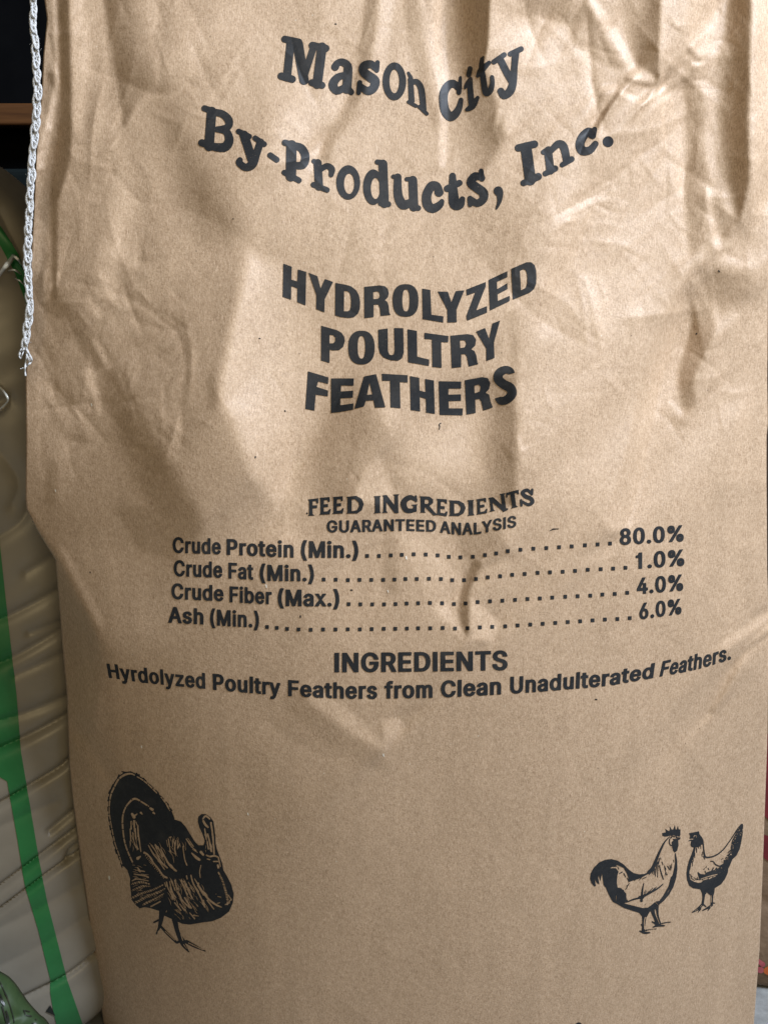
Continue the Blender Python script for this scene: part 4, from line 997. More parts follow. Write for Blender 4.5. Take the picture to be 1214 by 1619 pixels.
# FEED INGREDIENTS, in flared serif capitals
pr = Print(480, 765, 860, 865, 0.6)
pr.use(470, 760, 3.1128)
for pts, holes in [
    ([(52, 92), (104, 86), (104, 112), (95, 112), (92, 100), (76, 102), (75, 122), (98, 120), (98, 135), (75, 137), (77, 165), (88, 172), (52, 173), (58, 165), (58, 100)], []),
    ([(110, 84), (160, 80), (160, 105), (152, 105), (148, 95), (132, 96), (131, 116), (152, 114), (152, 130), (131, 131), (131, 152), (150, 150), (160, 138), (166, 140), (160, 166), (108, 168), (114, 160), (114, 92)], []),
    ([(174, 80), (224, 76), (224, 101), (216, 101), (212, 91), (196, 92), (195, 112), (216, 110), (216, 126), (195, 127), (195, 148), (214, 146), (224, 134), (230, 136), (224, 162), (172, 164), (178, 156), (178, 88)], []),
    ([(240, 80), (290, 74), (318, 90), (328, 115), (318, 145), (295, 162), (240, 162), (247, 154), (247, 86)], [[(268, 92), (285, 92), (302, 108), (304, 125), (294, 145), (268, 150)]]),
    ([(376, 76), (412, 74), (407, 82), (407, 152), (413, 158), (374, 162), (382, 154), (381, 84)], []),
    ([(418, 72), (440, 70), (478, 120), (478, 76), (470, 68), (502, 66), (496, 76), (498, 160), (478, 160), (438, 105), (438, 148), (446, 158), (416, 159), (423, 150), (424, 82)], []),
    ([(560, 118), (592, 116), (588, 124), (588, 152), (570, 156), (570, 126)], []),
    ([(600, 76), (650, 78), (668, 92), (668, 110), (650, 124), (680, 160), (706, 166), (670, 172), (628, 130), (626, 150), (632, 158), (602, 157), (607, 150), (606, 84)], [[(627, 92), (643, 94), (648, 104), (642, 114), (627, 114)]]),
    ([(684, 88), (736, 92), (736, 114), (728, 112), (722, 104), (706, 104), (705, 124), (725, 126), (725, 140), (704, 139), (704, 158), (724, 160), (733, 150), (740, 152), (734, 176), (682, 168), (688, 160), (689, 98)], []),
    ([(744, 96), (795, 98), (820, 112), (828, 135), (818, 160), (795, 174), (742, 174), (750, 168), (750, 104)], [[(772, 112), (788, 114), (802, 128), (804, 140), (794, 158), (772, 162)]]),
    ([(834, 96), (870, 94), (865, 102), (866, 162), (872, 170), (834, 174), (842, 166), (841, 104)], []),
    ([(878, 92), (928, 84), (929, 106), (922, 106), (915, 98), (899, 100), (899, 120), (920, 116), (921, 130), (899, 134), (900, 154), (920, 150), (928, 138), (935, 138), (932, 160), (880, 168), (884, 160), (884, 100)], []),
    ([(938, 85), (962, 80), (1005, 118), (1000, 72), (992, 66), (1024, 60), (1018, 70), (1028, 145), (1010, 150), (960, 108), (965, 142), (974, 148), (944, 154), (950, 144), (945, 94)], []),
    ([(1026, 60), (1088, 44), (1090, 68), (1082, 66), (1076, 60), (1068, 62), (1076, 122), (1086, 128), (1050, 138), (1056, 128), (1046, 68), (1034, 72), (1032, 84), (1026, 84)], [])]:
    pr.poly(pts, holes)
pr.strokes([[(582, 94, 9), (556, 82, 12), (530, 96, 14), (523, 118, 15), (535, 144, 13), (560, 148, 11), (578, 142, 9)],
            [(583, 76, 5), (584, 100, 6)],
            [(1150, 62, 7), (1130, 46, 8), (1108, 58, 9.5), (1120, 76, 10.5), (1148, 88, 10.5), (1156, 106, 9.5), (1136, 118, 8), (1108, 104, 6.5)],
            [(1155, 44, 6), (1153, 66, 7)], [(1100, 96, 6), (1102, 122, 6)], [(48, 160, 4), (49, 161, 4)], [(1013, 150, 4), (1032, 140, 5)]])
set_line(pr, (470, 760, 3.1128), [('GUARANTEED', 145, 683), ('ANALYSIS', 701, 1077)],
         [(145, 255), (250, 255), (400, 250), (530, 247), (685, 253), (790, 268), (880, 265), (980, 245), (1077, 228)],
         [(145, 195), (250, 195), (400, 190), (530, 189), (685, 195), (790, 206), (880, 206), (980, 186), (1077, 170)], 38)
print_on_sack('heading_lettering', pr)

# the analysis table
FA = (260, 830, 3.5706)
FB = (560, 810, 2.2481)
pr = Print(262, 822, 1092, 1006, 0.62)
T = lambda b: [(x, y - 91) for x, y in b]
b1 = [(47, 158), (300, 166), (370, 170), (720, 185), (1095, 187)]
set_line(pr, FA, [('Crude', 47, 320), ('Protein', 352, 730), ('(Min.)', 770, 1095)], b1, [(47, 68), (300, 76), (370, 79), (720, 90), (1095, 93)])
b2 = [(53, 290), (328, 299), (365, 303), (500, 310), (600, 317), (845, 319)]
set_line(pr, FA, [('Crude', 53, 328), ('Fat', 362, 503), ('(Min.)', 538, 845)], b2, [(53, 198), (328, 208), (365, 212), (500, 218), (600, 225), (845, 228)])
b3 = [(40, 419), (335, 431), (370, 437), (607, 449), (690, 459), (988, 461)]
set_line(pr, FA, [('Crude', 40, 335), ('Fiber', 368, 607), ('(Max.)', 640, 988)], b3, [(40, 328), (335, 342), (370, 346), (607, 357), (690, 364), (988, 366)])
b4 = [(22, 552), (222, 563), (300, 569), (400, 575), (535, 581)]
set_line(pr, FA, [('Ash', 22, 222), ('(Min.)', 258, 535)], b4, [(22, 461), (222, 472), (300, 477), (400, 483), (535, 489)])
set_line(pr, FB, [('80.0%', 942, 1170)], [(942, 117), (1170, 103)], [(942, 58), (1170, 45)])
set_line(pr, FB, [('1.0%', 999, 1172)], [(997, 202), (1172, 190)], [(997, 144), (1172, 131)])
set_line(pr, FB, [('4.0%', 1003, 1168)], [(1003, 292), (1168, 278)], [(1003, 233), (1168, 220)])
set_line(pr, FB, [('6.0%', 1012, 1162)], [(1012, 382), (1162, 361)], [(1012, 323), (1162, 306)])
dots(pr, [(899, 308), (967, 309), (1036, 311), (1040, 447), (580, 576), (635, 581), (693, 587), (757, 590), (826, 592), (896, 590), (966, 590), (1035, 589)], 6.0, FA)
dots(pr, [(46, 155), (88, 155), (130, 153), (169, 151), (211, 149), (254, 150), (296, 153), (336, 158), (377, 160), (421, 158), (464, 152), (504, 146), (545, 138), (590, 133), (636, 129), (682, 127), (727, 124), (772, 121), (819, 117), (864, 114), (908, 111),
          (19, 240), (61, 240), (103, 240), (143, 239), (182, 237), (222, 237), (265, 236), (308, 237), (348, 241), (390, 241), (432, 237), (474, 231), (518, 227), (561, 222), (605, 219), (651, 215), (695, 213), (740, 211), (784, 208), (829, 204), (875, 202), (919, 200), (963, 197),
          (22, 327), (64, 327), (106, 327), (147, 326), (186, 324), (227, 323), (269, 322), (312, 323), (354, 326), (395, 324), (438, 319), (482, 316), (526, 314), (571, 311), (615, 308), (659, 306), (703, 303), (749, 300), (793, 298), (838, 296), (881, 292), (925, 290), (969, 286),
          (20, 416), (62, 415), (105, 414), (146, 414), (187, 413), (227, 412), (270, 412), (314, 411), (358, 413), (402, 412), (446, 409), (490, 407), (536, 405), (580, 402), (625, 399), (669, 396), (714, 393), (758, 390), (802, 387), (846, 384), (890, 381), (934, 379), (978, 376)], 6.0, FB)
pr.poly([(690, 68), (705, 57), (735, 58), (704, 63)])
print_on_sack('analysis_lettering', pr)

# the ingredients
pr = Print(165, 1015, 1165, 1115, 0.62)
set_line(pr, (490, 1010, 3.5706), [('INGREDIENTS', 138, 1115)], [(138, 190), (400, 188), (700, 185), (900, 182), (1115, 177)], [(138, 79), (400, 77), (700, 73), (900, 71), (1115, 65)])
base = [(170, 1071.6), (176.8, 1072.2), (224.4, 1079.5), (283.2, 1085.5), (319.6, 1089), (342, 1091.2), (381.2, 1094.9), (417.7, 1097.8), (459.7, 1101), (537.6, 1104.7), (588, 1105.2), (613, 1104.6), (672, 1103.6), (708.5, 1102.6), (786.9, 1098.4),
        (814.9, 1096.6), (837.3, 1095), (883.4, 1091.3), (932.4, 1087.3), (961.3, 1084.5), (1027.6, 1072.8), (1044.9, 1069.6), (1079.5, 1063.3), (1105.4, 1057.6), (1145.8, 1045.6), (1160, 1041)]
capl = [(170, 1049.2), (176.8, 1049.8), (255.2, 1058.2), (322.4, 1063.8), (342, 1065.5), (399.5, 1069.8), (459.7, 1075.3), (526.4, 1078.6), (616, 1077.4), (711, 1075.6), (809.3, 1069.9), (889.2, 1065), (919.5, 1062), (970, 1058.5), (1030.5, 1048.8), (1050.6, 1044.4), (1105.4, 1032.4), (1160, 1017)]
J = lambda x: 490 + x / 3.5706
K = lambda x: 160 + x / 3.5706
L = lambda x: 820 + x / 3.4686
set_line(pr, (0, 0, 1), [('Hyrdolyzed', K(45), K(590)), ('Poultry', K(632), K(1013)), ('Feathers', K(1055), J(380)), ('from', J(420), J(692)), ('Clean', J(738), J(1078)), ('Unadulterated', J(1128), L(735)), ('Feathers.', L(770), L(1162))],
         base, capl, 38, slant=([176, 260, 400, 640, 860, 960, 1030, 1048, 1085, 1150], [-.18, -.06, 0, 0, .02, .06, .14, .26, .12, .04]))
print_on_sack('ingredients_lettering', pr)

pr = Print(900, 1608, 930, 1672, 0.7)
pr.ellipse(914.5, 1637, 10.5, 20.5, hole=(914.5, 1637, 4.5, 13))
print_on_sack('weight_lettering', pr)

# flecks and specks in the paper
for x, y, r in [(1136, 429, 2.6), (531, 38, 2.2), (1100, 528, 2.2), (942, 1106, 2.4), (404, 723, 2.4), (451, 650, 2.2), (411, 535, 2.0), (475, 975, 2.6), (556, 933, 2.6), (143, 905, 1.8), (369, 346, 1.6)]:
    r *= .78
    a = random.uniform(0, 3.14)
    pr = Print(x - 5, y - 5, x + 5, y + 5, 0.6)
    pr.stroke([(x - math.cos(a) * r * .5, y - math.sin(a) * r * .5, r * .62), (x + math.cos(a) * r * .5, y + math.sin(a) * r * .5, r * .5)], False, False)
    print_on_sack('fleck', pr, M_INK)
pr = Print(688, 662, 703, 684, 0.6)
pr.strokes([[(697, 669, .7), (694, 671, .8), (695, 674, .8), (694, 679, .6)]])
print_on_sack('fleck', pr, M_INK)
for x, y, r in [(145, 640, 1.6), (88, 776, 1.5), (173, 1388, 2.2), (392, 1287, 1.5), (642, 882, 1.8), (421, 927, 1.8), (613, 935, 1.4), (606, 1194, 1.6), (224, 1181, 1.5)]:
    pr = Print(x - 5, y - 5, x + 5, y + 5, 0.6)
    pr.stroke([(x, y - r, r * .6), (x + .6, y + r, r * .5)], False, False)
    print_on_sack('fleck', pr, M_FLECK)

# ------------------------------------------------------------------ the poultry drawings
def ticks(pr, pts, step, length, r, sub=False, lean=0.0):
    """Short cross hatches along a line."""
    q = spline([(p + (0,))[:3] for p in pts], 8)
    acc = 0.0
    for a, b in zip(q[:-1], q[1:]):
        d = math.hypot(b[0] - a[0], b[1] - a[1])
        if d < 1e-6:
            continue
        nx, ny = -(b[1] - a[1]) / d, (b[0] - a[0]) / d
        tx, ty = (b[0] - a[0]) / d, (b[1] - a[1]) / d
        while acc < d:
            t = acc / d
            x, y = a[0] + (b[0] - a[0]) * t, a[1] + (b[1] - a[1]) * t
            L = length * random.uniform(.6, 1.1)
            pr.stroke([(x - nx * L - tx * lean * L, y - ny * L - ty * lean * L, r * .5), (x + nx * L + tx * lean * L, y + ny * L + ty * lean * L, r)], sub, False)
            acc += step * random.uniform(.7, 1.3)
        acc -= d


pr = Print(165, 1212, 380, 1512, 0.48)
pr.use(150, 1200, 5.058)
pr.poly([(235, 105), (290, 98), (345, 125), (400, 165), (450, 215), (500, 262), (540, 310), (580, 355), (608, 400), (635, 465), (640, 485), (690, 500), (730, 545), (760, 595), (800, 660), (830, 690), (870, 690), (880, 660), (862, 600), (838, 550),
         (825, 500), (830, 460), (855, 440), (890, 442), (925, 465), (950, 500), (958, 560), (966, 620), (968, 680), (980, 730), (1000, 780), (1018, 830), (1030, 890), (1065, 950), (1095, 1010), (1112, 1080), (1105, 1150), (1075, 1220), (1010, 1270),
         (940, 1298), (860, 1308), (760, 1325), (700, 1318), (640, 1290), (560, 1255), (515, 1215), (450, 1195), (400, 1185), (360, 1195), (330, 1170), (295, 1125), (290, 1060), (282, 1000), (285, 960), (275, 930), (262, 890), (240, 865), (215, 850),
         (195, 790), (170, 740), (155, 680), (140, 610), (125, 550), (115, 480), (108, 400), (112, 320), (120, 260), (140, 220), (160, 180), (190, 140)])
# scalloped edge of the fan
for a, b in [((235, 105), (345, 125)), ((345, 125), (608, 400)), ((190, 140), (112, 320)), ((112, 320), (125, 550)), ((125, 550), (215, 850))]:
    n = max(2, int(math.hypot(b[0] - a[0], b[1] - a[1]) / 42))
    for k in range(n):
        t = (k + .5) / n
        x, y = a[0] + (b[0] - a[0]) * t, a[1] + (b[1] - a[1]) * t
        d = math.hypot(b[0] - a[0], b[1] - a[1])
        ux, uy = (b[0] - a[0]) / d, (b[1] - a[1]) / d
        off = min(((x - q[0]) ** 2 + (y - q[1]) ** 2, q) for q in [(235, 105), (290, 98), (345, 125), (400, 165), (450, 215), (500, 262), (540, 310), (580, 355), (608, 400), (190, 140), (160, 180), (140, 220), (120, 260), (112, 320), (108, 400), (115, 480), (125, 550), (140, 610), (155, 680), (170, 740), (195, 790), (215, 850)])[1]
        pr.stroke([(off[0] - ux * 16, off[1] - uy * 16, 5), (off[0] + ux * 16, off[1] + uy * 16, 5)], False, False)
# legs and toes
pr.strokes([[(540, 1215, 24), (530, 1290, 18), (518, 1345, 12)], [(518, 1345, 11), (493, 1400, 5)], [(530, 1340, 9), (580, 1395, 11), (655, 1468, 9)], [(518, 1286, 9), (475, 1306, 7)],
            [(640, 1285, 22), (662, 1380, 17), (690, 1440, 21), (712, 1462, 18)], [(690, 1455, 18), (715, 1495, 15), (752, 1542, 5)], [(735, 1462, 15), (800, 1497, 13), (885, 1537, 4)], [(690, 1450, 12), (662, 1468, 9)]])
K_TURKEY = [
    [(220, 845, 4), (190, 750, 5), (165, 680, 5), (145, 590, 5), (125, 480, 5), (117, 400, 5), (127, 300, 7), (150, 240, 8), (190, 165, 9), (240, 127, 10), (290, 118, 8), (320, 130, 5)],
    [(335, 140, 5), (380, 165, 6), (430, 205, 6), (470, 245, 6), (500, 275, 5)], [(530, 305, 4), (570, 355, 7), (600, 412, 5)],
    [(305, 830, 7), (265, 740, 7), (240, 660, 7), (226, 560, 8), (224, 470, 8), (242, 400, 7), (275, 350, 8), (320, 318, 10), (370, 340, 7), (430, 378, 8)],
    [(445, 395, 10), (462, 405, 13)], [(470, 430, 10), (480, 438, 6)],
    [(300, 440, 11), (315, 465, 15)], [(325, 450, 8), (340, 440, 5)], [(370, 430, 10), (380, 440, 6)],
    [(290, 500, 5), (295, 560, 5)], [(315, 495, 9), (320, 580, 6)], [(345, 530, 6), (350, 620, 8)], [(284, 560, 5), (290, 655, 6)], [(325, 560, 7), (330, 640, 7)], [(350, 600, 7), (370, 740, 5)], [(318, 680, 7), (345, 720, 9)], [(303, 590, 4), (318, 680, 4)],
    [(345, 795, 15), (365, 780, 7)], [(345, 870, 6), (365, 900, 9)],
    [(398, 750, 11), (430, 770, 7), (470, 830, 7), (510, 880, 8), (545, 930, 8), (578, 950, 9)],
    [(430, 690, 4), (470, 760, 7), (510, 810, 6), (560, 885, 4)], [(455, 690, 6), (490, 740, 6), (530, 820, 8), (580, 870, 7)], [(505, 700, 5), (545, 780, 7)], [(530, 720, 5), (570, 800, 8), (600, 850, 9), (652, 895, 8)],
    [(590, 640, 5), (605, 740, 5)], [(598, 628, 6), (612, 624, 5)], [(650, 650, 4), (640, 720, 7), (650, 760, 6)], [(680, 680, 6), (665, 710, 7)], [(705, 700, 5), (720, 800, 5), (738, 850, 6)], [(622, 650, 4), (624, 700, 4)], [(600, 840, 6), (640, 890, 8)],
    [(575, 650, 3), (585, 700, 3)], [(632, 640, 3), (640, 690, 4)], [(662, 650, 3), (662, 690, 4)],
    [(733, 640, 5), (765, 690, 6)], [(745, 633, 3), (790, 700, 5)], [(770, 700, 4), (810, 732, 5)], [(782, 722, 3), (822, 747, 4)], [(752, 660, 3), (778, 700, 3)],
    [(775, 752, 5), (812, 788, 13), (838, 806, 11)], [(850, 745, 13), (868, 766, 10)],
    [(865, 480, 6), (888, 456, 9), (920, 480, 7)], [(868, 495, 9), (885, 525, 11)], [(890, 530, 10), (905, 545, 9)], [(880, 560, 6), (892, 640, 6)], [(930, 510, 9), (945, 620, 8), (955, 760, 8)], [(905, 600, 6), (925, 690, 8), (935, 740, 7)], [(900, 660, 6), (910, 720, 6)],
    [(895, 770, 7), (920, 780, 8), (958, 775, 8), (985, 785, 7)], [(900, 800, 5), (920, 805, 6)], [(950, 820, 6), (985, 820, 6)], [(990, 790, 7), (1005, 860, 5)], [(985, 850, 9), (990, 870, 10)],
    [(850, 850, 4), (840, 900, 5), (845, 950, 4)], [(830, 990, 4), (835, 1000, 4)],
    [(990, 908, 7), (1020, 970, 9), (1042, 1040, 10), (1058, 1100, 11), (1066, 1150, 11)], [(1070, 1090, 5), (1095, 1130, 4)], [(1060, 1165, 6), (1092, 1120, 5)], [(1045, 1165, 5), (1080, 1150, 5)],
    [(300, 1000, 9), (370, 985, 11), (435, 1000, 7)], [(305, 1050, 9), (380, 1020, 10), (440, 1018, 6)], [(300, 1110, 9), (380, 1075, 11), (470, 1045, 9), (545, 1008, 6)], [(330, 1150, 10), (420, 1100, 11), (500, 1070, 9), (560, 1038, 6)],
    [(390, 1165, 9), (460, 1130, 9), (550, 1080, 7)], [(450, 1180, 7), (525, 1140, 6)], [(300, 975, 5), (340, 960, 6), (430, 975, 4)],
    [(315, 920, 5), (400, 935, 7), (428, 946, 8)], [(345, 890, 6), (400, 900, 5)],
    [(575, 985, 7), (590, 1040, 6), (640, 1130, 5)], [(600, 980, 5), (620, 1060, 6), (650, 1110, 6)], [(640, 970, 6), (660, 1040, 7)], [(690, 970, 7), (720, 1040, 7), (740, 1090, 6)], [(735, 935, 6), (740, 960, 6)],
    [(770, 930, 6), (790, 1000, 7), (830, 1060, 7)], [(800, 960, 5), (850, 1040, 7), (900, 1110, 9), (960, 1160, 9), (1012, 1185, 6)], [(660, 1060, 6), (700, 1130, 7), (760, 1190, 7)], [(720, 1110, 7), (772, 1192, 8)], [(740, 1040, 6), (780, 1110, 7)],
    [(800, 1020, 6), (850, 1110, 7), (880, 1185, 6)], [(640, 1150, 6), (690, 1210, 6)], [(680, 1160, 5), (720, 1212, 7)], [(610, 1060, 5), (622, 1125, 5)], [(760, 1230, 5), (800, 1278, 6)], [(790, 1250, 5), (830, 1256, 4)], [(900, 1130, 6), (952, 1200, 6)],
    [(560, 990, 5), (570, 1020, 5)], [(870, 1130, 6), (880, 1185, 5)], [(710, 975, 4), (735, 1030, 4)], [(625, 985, 3), (640, 1050, 4)], [(750, 985, 4), (790, 1060, 5)], [(820, 1010, 3), (870, 1090, 4)], [(985, 1100, 4), (1010, 1106, 4)], [(980, 1155, 4), (1000, 1150, 4)], [(968, 1080, 3), (972, 1080, 3)],
    [(575, 1215, 4), (572, 1225, 3)], [(650, 1205, 4), (690, 1240, 4)],
    [(565, 1378, 4), (640, 1448, 4)], [(688, 1400, 4), (705, 1450, 5)], [(752, 1472, 5), (868, 1527, 4)], [(520, 1368, 3), (505, 1385, 3)], [(712, 1485, 4), (735, 1515, 3)]]
pr.strokes([[(x, y, r * .86) for x, y, r in s] for s in K_TURKEY], sub=True)


def engrave(pr, box, n, ang, length, r, curve=.15):
    for _ in range(n):                                   # fine burin lines between the drawn ones
        x, y = random.uniform(box[0], box[2]), random.uniform(box[1], box[3])
        a, L = ang + random.gauss(0, .16), length * random.uniform(.5, 1.3)
        dx, dy = math.cos(a) * L / 2, math.sin(a) * L / 2
        pr.stroke([(x - dx, y - dy, r * .35), (x + dy * curve, y - dx * curve, r * .74), (x + dx, y + dy, r * .3)], True)


engrave(pr, (590, 960, 760, 1160), 34, 1.15, 60, 3.4)
engrave(pr, (720, 1000, 900, 1220), 30, 1.0, 60, 3.4)
engrave(pr, (440, 690, 640, 860), 26, 1.05, 70, 3.2)
engrave(pr, (600, 640, 730, 780), 16, 1.5, 50, 3.0)
engrave(pr, (280, 500, 360, 720), 18, 1.45, 50, 3.0)
engrave(pr, (310, 850, 420, 960), 14, .25, 40, 3.0)
engrave(pr, (320, 1000, 540, 1150), 26, -.42, 46, 2.8)
engrave(pr, (870, 590, 950, 740), 12, 1.4, 40, 3.0)
engrave(pr, (640, 1180, 820, 1280), 12, .8, 40, 2.8)
ticks(pr, [(300, 1000), (370, 985), (435, 1000)], 17, 15, 3.4, lean=.5)
ticks(pr, [(305, 1050), (380, 1020), (440, 1018)], 17, 15, 3.4, lean=.5)
ticks(pr, [(300, 1110), (380, 1075), (470, 1045), (545, 1008)], 17, 16, 3.4, lean=.5)
ticks(pr, [(330, 1150), (420, 1100), (500, 1070), (560, 1038)], 17, 16, 3.4, lean=.5)
ticks(pr, [(390, 1165), (460, 1130), (550, 1080)], 17, 14, 3.2, lean=.5)
ticks(pr, [(220, 845), (165, 680), (125, 480), (117, 400), (127, 300), (190, 165), (240, 127)], 62, 13, 4)
ticks(pr, [(335, 140), (430, 205), (500, 275), (600, 412)], 58, 12, 4)
ticks(pr, [(305, 830), (240, 660), (224, 470), (275, 350), (320, 318), (430, 378)], 60, 11, 3.5)
ticks(pr, [(1005, 930), (1042, 1040), (1066, 1150)], 15, 12, 3, lean=-.4)
ticks(pr, [(410, 770), (470, 850), (560, 950)], 16, 9, 3, sub=True, lean=.3)
print_on_sack('turkey_print', pr)

pr = Print(928, 1298, 1080, 1482, 0.5)
pr.use(920, 1290, 7.141)
pr.poly([(900, 195), (945, 185), (938, 145), (975, 172), (990, 160), (985, 108), (1010, 155), (1030, 150), (1045, 97), (1055, 155), (1068, 150), (1080, 105), (1088, 155), (1108, 148), (1108, 210), (1100, 235), (1060, 225), (1020, 215), (985, 225), (940, 235), (905, 225)])
pr.poly([(1010, 290), (1040, 270), (1082, 270), (1086, 330), (1070, 395), (1045, 415), (1025, 395), (1010, 330)])
pr.poly([(750, 635), (700, 655), (640, 660), (580, 645), (530, 610), (470, 550), (400, 505), (330, 487), (260, 495), (190, 525), (130, 585), (95, 650), (88, 710), (105, 760), (135, 798), (155, 790), (140, 720), (170, 760), (195, 775), (180, 700), (185, 670), (205, 740),
         (222, 650), (235, 740), (240, 780), (265, 810), (290, 870), (320, 930), (345, 970), (400, 1000), (470, 1040), (560, 1070), (640, 1095), (670, 1130), (700, 1150), (730, 1140), (765, 1075), (800, 1110), (830, 1070), (862, 1008), (920, 960), (980, 890), (1030, 800),
         (1060, 700), (1074, 600), (1070, 500), (1054, 415), (1044, 430), (1048, 520), (1035, 600), (1020, 670), (1000, 690), (975, 790), (920, 890), (870, 960), (830, 965), (770, 1015), (740, 1035), (680, 1040), (600, 1020), (520, 1000), (470, 985), (520, 975), (490, 870),
         (440, 815), (400, 810), (390, 760), (395, 680), (410, 630), (380, 590), (340, 590), (310, 592), (340, 575), (390, 575), (385, 550), (430, 570), (470, 590), (500, 640), (520, 700), (520, 750), (560, 735), (640, 710), (700, 680), (745, 655)])
pr.strokes([
    [(1000, 246, 8), (1020, 234, 9), (1042, 236, 6)], [(1058, 246, 6), (1100, 250, 9)], [(1030, 266, 7), (1095, 264, 6)], [(988, 258, 5), (982, 300, 6), (1000, 335, 6), (1020, 322, 6)], [(1000, 222, 5), (1040, 214, 5), (1066, 240, 5)],
    [(985, 235, 5), (930, 295, 8), (895, 360, 11), (858, 440, 14), (830, 510, 17), (795, 590, 20), (755, 635, 22)],
    [(700, 1110, 28), (695, 1200, 19), (690, 1290, 20)], [(650, 1300, 8), (700, 1320, 13), (760, 1318, 8)], [(720, 1292, 9), (780, 1285, 7), (835, 1275, 5)], [(665, 1225, 6), (675, 1240, 8)], [(700, 1310, 10), (732, 1328, 6)],
    [(798, 1075, 26), (825, 1150, 22), (850, 1220, 20)], [(845, 1020, 18), (852, 1120, 10), (882, 1220, 10)], [(790, 1195, 7), (840, 1225, 15)], [(800, 1255, 7), (850, 1240, 13), (925, 1240, 8)], [(880, 1225, 10), (940, 1207, 8), (995, 1199, 5)],
    [(840, 530, 7), (825, 682, 4)], [(855, 520, 6), (850, 692, 4)], [(870, 560, 6), (890, 640, 7), (915, 715, 6)], [(900, 520, 5), (910, 552, 4)], [(888, 492, 4), (885, 470, 3)], [(930, 580, 5), (950, 662, 4)], [(945, 602, 5), (925, 560, 3)], [(990, 560, 6), (1000, 612, 4)],
    [(1010, 540, 3), (1005, 592, 4)], [(1030, 498, 4), (1035, 522, 4)], [(960, 656, 4), (955, 672, 3)], [(965, 570, 7), (985, 607, 5)], [(800, 600, 9), (790, 652, 4)], [(815, 600, 8), (810, 664, 4)], [(772, 640, 6), (760, 664, 3)], [(870, 480, 6), (862, 540, 5)], [(940, 640, 3), (935, 672, 3)],
    [(695, 760, 4), (680, 830, 9), (668, 960, 15)], [(650, 920, 18), (682, 918, 18)], [(680, 912, 15), (760, 870, 12), (850, 820, 9), (912, 768, 5)], [(515, 970, 6), (570, 945, 9), (650, 925, 10)],
    [(700, 880, 4), (732, 850, 3)], [(760, 852, 4), (800, 810, 3)], [(720, 890, 4), (752, 850, 3)], [(800, 842, 4), (842, 798, 3)], [(700, 865, 4), (720, 838, 3)], [(780, 850, 3), (822, 810, 3)],
    [(400, 820, 6), (393, 900, 5)], [(420, 830, 5), (410, 922, 4)], [(440, 830, 6), (435, 932, 5)], [(465, 840, 6), (465, 960, 9)], [(490, 880, 7), (490, 960, 9)], [(530, 760, 4), (490, 832, 4)], [(470, 650, 6), (490, 690, 5)], [(450, 635, 6), (418, 652, 4)], [(500, 790, 4), (522, 780, 4)],
    [(680, 712, 4), (722, 690, 4)], [(410, 600, 5), (400, 570, 3)], [(480, 600, 6), (510, 650, 5)], [(505, 700, 4), (528, 745, 4)], [(710, 1000, 5)], [(640, 725, 3), (668, 700, 4)], [(590, 735, 3), (600, 720, 4)]])
pr.strokes([[(712, 1145, 6), (700, 1200, 5), (706, 1275, 7)], [(822, 1060, 6), (830, 1112, 5), (872, 1214, 4)], [(890, 1226, 3), (972, 1207, 3)], [(735, 1296, 3), (815, 1280, 3)], [(1012, 240, 3), (1028, 240, 3)],
            [(985, 830, 2), (960, 870, 2)], [(820, 970, 3), (850, 1000, 3)], [(380, 960, 2), (385, 900, 3)], [(500, 905, 3), (505, 950, 3)]], sub=True)
print_on_sack('rooster_print', pr)

pr = Print(1080, 1296, 1180, 1448, 0.5)
pr.use(1070, 1290, 9.525)
pr.poly([(175, 262), (330, 230), (335, 275), (370, 315), (395, 365), (402, 440), (370, 430), (330, 470), (290, 475), (255, 480), (215, 465), (200, 440), (212, 375), (170, 382), (165, 375), (205, 355), (185, 340), (195, 300)])
pr.poly([(985, 115), (992, 140), (988, 250), (965, 390), (940, 500), (890, 600), (830, 655), (800, 730), (770, 790), (760, 860), (720, 950), (660, 1030), (565, 1090), (560, 1150), (545, 1200), (500, 1200), (440, 1150), (435, 1180), (380, 1180), (345, 1105), (240, 1090), (180, 1050),
         (150, 970), (138, 880), (150, 780), (175, 680), (215, 580), (245, 490), (255, 470), (275, 480), (265, 560), (250, 620), (230, 660), (210, 720), (200, 790), (185, 830), (185, 900), (200, 960), (250, 990), (320, 1010), (365, 1000), (390, 970), (330, 950), (305, 860), (310, 840),
         (350, 875), (420, 880), (440, 850), (500, 830), (600, 800), (640, 770), (650, 740), (690, 720), (740, 600), (800, 500), (825, 370), (840, 340), (900, 230), (960, 130)])
